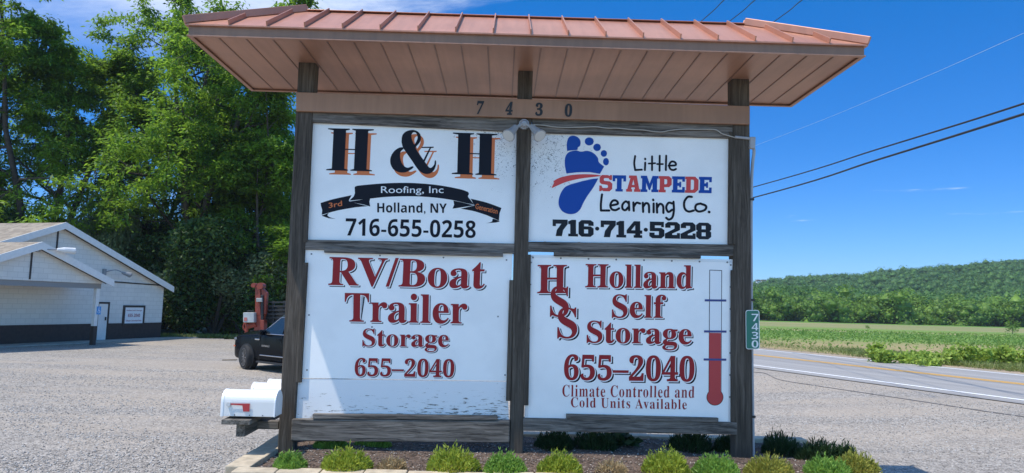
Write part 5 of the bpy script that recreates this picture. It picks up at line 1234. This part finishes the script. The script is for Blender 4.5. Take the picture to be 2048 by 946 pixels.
def sedum(x, y, wpx, hpx, mat, name, label, cat, group, seed, leaf=(.050, .014), kk=1500, up=1.2):
    c_ = at_z(x, y, .02); d_ = c_[1]; W_ = wpx * d_ / F / 2; H_ = hpx * (.96 if mat is DARKB else .8) * d_ / F; rng = np.random.default_rng(seed)
    t = rng.random(kk) ** .5; a = rng.uniform(0, 6.283, kk); rad = np.sqrt(rng.random(kk)); prof = np.sqrt(np.clip(1 - rad ** 2, 0, 1)) * (1 + .18 * np.sin(a * 5 + seed) + .12 * np.sin(a * 9 + 2 * seed))
    lx = rad * np.cos(a) * (1 + .12 * np.sin(3 * a + seed)); ly = rad * np.sin(a)
    P = np.stack([lx * W_, ly * W_ * .85, t * prof * H_ * rng.uniform(.75, 1.12, kk) * np.where(rng.random(kk) < .05, 1.14, 1) * (1 + .16 * np.sin(7 * lx + seed) * np.cos(6 * ly + 2 * seed)) + .01], 1)
    out = np.stack([lx * .9, ly * .9, np.full(kk, up)], 1) + rng.normal(size=(kk, 3)) * .5; out /= np.linalg.norm(out, axis=1, keepdims=True)
    b_ = np.cross(out, rdir(kk, 0, rng)); b_ /= np.linalg.norm(b_, axis=1, keepdims=True); s = rng.uniform(.6, 1.3, (kk, 1)); A = out * leaf[0] * s / 2; B = b_ * leaf[1] * s / 2
    V = np.stack([P - A, P + B, P + A, P - B], 1).reshape(-1, 3); o = raw(name, V, np.arange(len(V)).reshape(-1, 4), mat); o.location = tuple(c_ - np.array([0, 0, 0.015])); return tag(o, label, cat, group)
gf, gd, gb = 'low sedum cushions along the front edge', 'dry plants along the front edge', 'dark plants in the shade behind the sign'
for i, (x, y, w_, h_, mt, lab) in enumerate([
    (580, 937, 62, 34, SEDUM2, 'small green cushion plant at the foot of the post beside the mailboxes'),
    (690, 938, 98, 46, SEDUM, 'wide yellow-green cushion plant under the big weathered bottom beam, next to a dry tuft'),
    (902, 938, 104, 48, SEDUM, 'wide yellow-green cushion plant standing alone between dry tuft and middle post'),
    (1008, 944, 82, 42, SEDUM2, 'fresh green cushion plant just in front of the foot of the middle post'),
    (1120, 943, 84, 42, SEDUM, 'yellow-green cushion plant between the middle post and the second dry tuft'),
    (1334, 945, 90, 50, SEDUM, 'tall rounded cushion plant right after the second dry tuft'),
    (1436, 949, 92, 44, SEDUM2, 'fresh green cushion plant beside the foot of the conduit post'),
    (1540, 950, 92, 44, SEDUMY, 'yellowish cushion plant just outside the conduit post'),
    (1655, 950, 88, 40, SEDUM2, 'pale green cushion plant near the end of the bed'),
    (1712, 946, 84, 46, SEDUMY, 'reddish yellow cushion plant, last one at the end of the bed')]): sedum(x, y, w_, h_, mt, 'sedum', lab, 'plant', gf, 100 + i, kk=2600)
for i, (x, y, w_, h_, lab) in enumerate([(786, 938, 58, 28, 'dry tan tuft between the two wide yellow-green plants'), (1226, 946, 62, 30, 'dry tan tuft between two rounded plants under the thermometer panel')]): sedum(x, y, w_, h_, DRY, 'dry_tuft', lab, 'plant', gd, 130 + i, (.05, .011), 800)
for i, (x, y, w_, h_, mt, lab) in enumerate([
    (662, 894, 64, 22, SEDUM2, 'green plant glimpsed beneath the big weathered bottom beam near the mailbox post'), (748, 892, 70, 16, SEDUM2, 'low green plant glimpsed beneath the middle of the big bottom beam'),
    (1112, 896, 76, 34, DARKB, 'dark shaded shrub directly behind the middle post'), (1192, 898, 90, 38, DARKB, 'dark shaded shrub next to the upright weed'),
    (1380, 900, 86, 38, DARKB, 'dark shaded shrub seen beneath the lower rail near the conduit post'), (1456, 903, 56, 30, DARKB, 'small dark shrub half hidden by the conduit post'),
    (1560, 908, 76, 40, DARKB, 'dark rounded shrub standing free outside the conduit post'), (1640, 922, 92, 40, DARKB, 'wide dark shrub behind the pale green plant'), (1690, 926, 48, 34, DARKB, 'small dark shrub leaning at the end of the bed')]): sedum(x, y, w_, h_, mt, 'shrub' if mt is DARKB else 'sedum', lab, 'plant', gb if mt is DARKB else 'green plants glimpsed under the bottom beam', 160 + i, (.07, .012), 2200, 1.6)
w_ = weed(at_z(1243, 893, .02), .20, .12, 90, DARKB, 'upright_weed', 9); tag(w_, 'thin upright weed with broad leaves in the shade behind the bed', 'plant'); w_.scale = (.8, .8, .8)
# weeds of the verge
rng = np.random.default_rng(77); k = 0
for x, y, h, s in [(1752, 724, 1.0, .5), (1765, 726, .7, .5), (1835, 728, .75, .8), (1872, 730, .8, 1.0), (1905, 728, .95, 1.1), (1935, 730, 1.0, 1.1), (1962, 732, 1.15, 1.2), (1990, 733, 1.2, 1.3), (2020, 735, 1.1, 1.3), (2050, 737, 1.1, 1.2), (1805, 728, .5, .8), (1850, 732, .5, .9), (2085, 740, 1.1, 1.2)]:
    q = at_g(x, y); o = weed(q, h * float(rng.uniform(.55, .85)), s * .9, 600 if h > .6 else 300, WEED, 'roadside_weed', 300 + k); k += 1
    lab = {1752: 'tall thin weed at the left end of the verge, with pale leaves', 1765: 'short weed beside the thin tall weed at the start of the verge'}.get(x) or 'leafy green weed in the dense clump along the far verge of the road'
    tag(o, lab, 'weed', 'leafy weeds along the far verge')
for x, y, hpx, sd, lab in ((2025, 668, 26, 41, 'young tree alone in the meadow near the right edge of the photo'), (1735, 659, 9, 42, 'tiny dark bush alone at the meadow edge')):
    q = at_g(x, y); h = hpx * q[1] / F; V, Fq = bush_mesh(sd, 500, .11); r_ = empty('field_tree' if hpx > 15 else 'field_bush', q, lab, 'tree' if hpx > 15 else 'bush'); r_.scale = (h, h, h * 1.05)
    c_ = raw('crown', V, Fq, FOREST2, None); c_.parent = r_; b = MB(); b.tube([(0, 0, -.05), (0, 0, .5)], [.03, .015], 5); t_ = b.build('trunk', BARK, None); t_.parent = r_
# small houses on the ridge
for x, y, w_, lab in ((1516, 567.5, 7, 'tiny pale house among the trees on the ridge, the left one'), (1527, 567.5, 8, 'tiny pale house with low roof on the ridge, the right one')):
    q = at_y(x, y, 520); s = w_ * 520 / F; hs_ = empty('hill_house', q, lab, 'house', 'houses on the ridge'); b = MB(); b.box(q + np.array([0, 0, .8]), (s, 3, 2.2)); b.build('wall', WHITE, hs_)
    b = MB(); b.prism([q + np.array([-s * .55, -1.7, 1.9]), q + np.array([s * .55, -1.7, 1.9]), q + np.array([s * .4, -1.7, 3.0]), q + np.array([-s * .4, -1.7, 3.0])], (0, 3.4, 0)); b.build('roof', plain('house_roof', (.15, .13, .12), .8), hs_)

# ================================================================== WIRES
WIRE = plain('black_wire', (.02, .02, .022), .6)
def wire(pts, r, label, name='overhead_wire', mat=WIRE, group='overhead wires by the road'):
    b = MB(); b.tube(smooth_path([at_y(x, y, d) for x, y, d in pts], 8), r, 6); return tag(b.build(name, mat), label, 'wire', group)
wire([(2500, 50, 9.5), (2048, 207, 14), (1760, 297, 20), (1500, 376, 32), (1150, 470, 66), (800, 545, 150)], .022, 'upper of the two dark cables crossing the sky beside the sign')
wire([(2500, 85, 9.5), (2048, 228, 14), (1760, 318, 20), (1500, 397, 32), (1150, 486, 66), (800, 552, 150)], .028, 'lower, thicker of the two dark cables crossing the sky beside the sign')
wire([(2400, -90, 12), (2048, 66, 16), (1800, 175, 22), (1540, 280, 34), (1250, 385, 66), (900, 490, 150)], .004, 'hair-thin pale wire high in the sky above the two dark cables', mat=plain('pale_wire', (.5, .55, .6), .4))
for i, (x0, y0, x1, y1, lab) in enumerate(((1448, 0, 1404, 41, 'first wire over the roof, nearest the middle of the sign'), (1510, 0, 1457, 44, 'second wire over the roof, between the other two'), (1604, 0, 1544, 46, 'third wire over the roof, nearest the end of the roof'))):
    dx, dy = x1 - x0, y1 - y0
    wire([(x0 - dx * 3, y0 - dy * 3, 15), (x0, y0, 22), (x1, y1, 26), (x1 + dx * 3, y1 + dy * 2.7, 40), (x1 + dx * 7, y1 + dy * 5, 90)], .016, lab)
q0, q1 = at_g(444, 721), at_g(474, 720.5); b = MB(); b.tube([q0 + np.array([0, 0, .015]), q1 + np.array([0, 0, .02])], .022, 5); tag(b.build('stick', plain('dry_wood', (.22, .17, .11), .9)), 'short brown stick lying on the gravel in front of the black car', 'stick')
# a dark cord that lies on the gravel by the road
b = MB(); b.tube(smooth_path([at_g(x, y) + np.array([0, 0, .006]) for x, y in ((1500, 744), (1530, 747), (1560, 760), (1640, 773), (1740, 788), (1840, 803), (1950, 820), (2060, 836), (2200, 858))], 6), .011, 6); tag(b.build('ground_cord', plain('dark_cord', (.10, .10, .105), .8)), 'thin dark cord lying on the gravel beside the road', 'cord')

# loose stones on the gravel and chips on the mulch, uncountable
rng = np.random.default_rng(91)
def stones(name, P, size, mats, flat=.6):
    k = len(P); s = size * rng.uniform(.5, 1.5, (k, 1)); q = np.array([[1, 0, 0], [0, 1, 0], [-1, 0, 0], [0, -1, 0], [0, 0, 1], [0, 0, -1]], float)
    a = rng.uniform(0, 6.28, k); ca, sa = np.cos(a), np.sin(a); V = np.repeat(q[None], k, 0) * rng.uniform(.6, 1.2, (k, 6, 1)) * np.stack([np.ones(k), rng.uniform(.5, .9, k), np.full(k, flat)], 1)[:, None, :]
    V = np.stack([V[..., 0] * ca[:, None] - V[..., 1] * sa[:, None], V[..., 0] * sa[:, None] + V[..., 1] * ca[:, None], V[..., 2]], 2) * s[:, None, :] + P[:, None, :]
    f = np.array([[0, 1, 4], [1, 2, 4], [2, 3, 4], [3, 0, 4], [1, 0, 5], [2, 1, 5], [3, 2, 5], [0, 3, 5]]); F_ = (f[None] + 6 * np.arange(k)[:, None, None]).reshape(-1, 3)
    return tag(raw(name, V.reshape(-1, 3), F_, mats), kind='stuff')
def stone_mat(name, stops, rough=.9):
    m, n, l, p = new_mat(name); g = n.new('ShaderNodeNewGeometry'); r = ramp(n, stops); l.new(g.outputs['Random Per Island'], r.inputs[0]); l.new(r.outputs[0], p.inputs['Base Color']); p.inputs['Roughness'].default_value = rough; return m
P = []
while len(P) < 42000:
    y = 5.2 + 17 * rng.random() ** 1.7; x = rng.uniform(-.80, .80) * y; v_ = np.array([x, y, 0]) - O; u_, nn_ = v_ @ T, v_ @ N
    if U0 - .2 < u_ < U1 + .2 and N0 - .2 < nn_ < N1 + .2: continue
    if x * RN[0] + y * RN[1] > S_EDGE0 - .3: continue
    if -1.9 < x < 2.8 and y > 10.6: continue
    if math.sin(x * .9 + y * 2.3) + math.sin(y * 1.1 - x * .4 + 2) + rng.normal() * .8 < -.5: continue
    P.append((x, y, float(G(x, y)) + .004))
stones('gravel_stones', np.array(P), .015, stone_mat('loose_stone', [(0, (.15, .145, .135)), (.5, (.345, .325, .302)), (1, (.56, .54, .51))]))
P = []
while len(P) < 9000:
    u_, nn_ = rng.uniform(U0 + .14, U1 - .14), N0 + .12 + (N1 - N0 - .24) * rng.random() ** 1.4; e_ = min(1, min(u_ - U0, U1 - u_, nn_ - N0, N1 - nn_) / .5)
    P.append(sl(u_, nn_, -.018 + .05 * e_ + .018 * math.sin(u_ * 7 + nn_ * 3) * math.sin(nn_ * 9)))
stones('mulch_chips', np.array(P), .014, stone_mat('mulch_chip', [(0, (.06, .045, .035)), (.55, (.16, .12, .095)), (.8, (.26, .21, .17)), (1, (.48, .43, .38))]), .45)

# ================================================================== AIR
b = MB(); b.box((50, 300, 31), (1320, 1220, 66)); hz = b.build('haze', [], None)
m = bpy.data.materials.new('thin_haze'); m.use_nodes = True; n_ = m.node_tree.nodes; n_.remove(n_['Principled BSDF'])
pv = n_.new('ShaderNodeVolumePrincipled'); pv.inputs['Color'].default_value = (.72, .84, 1, 1); pv.inputs['Density'].default_value = .0002; pv.inputs['Anisotropy'].default_value = 0.0
m.node_tree.links.new(pv.outputs[0], n_['Material Output'].inputs['Volume']); hz.data.materials.append(m); tag(hz, kind='stuff')
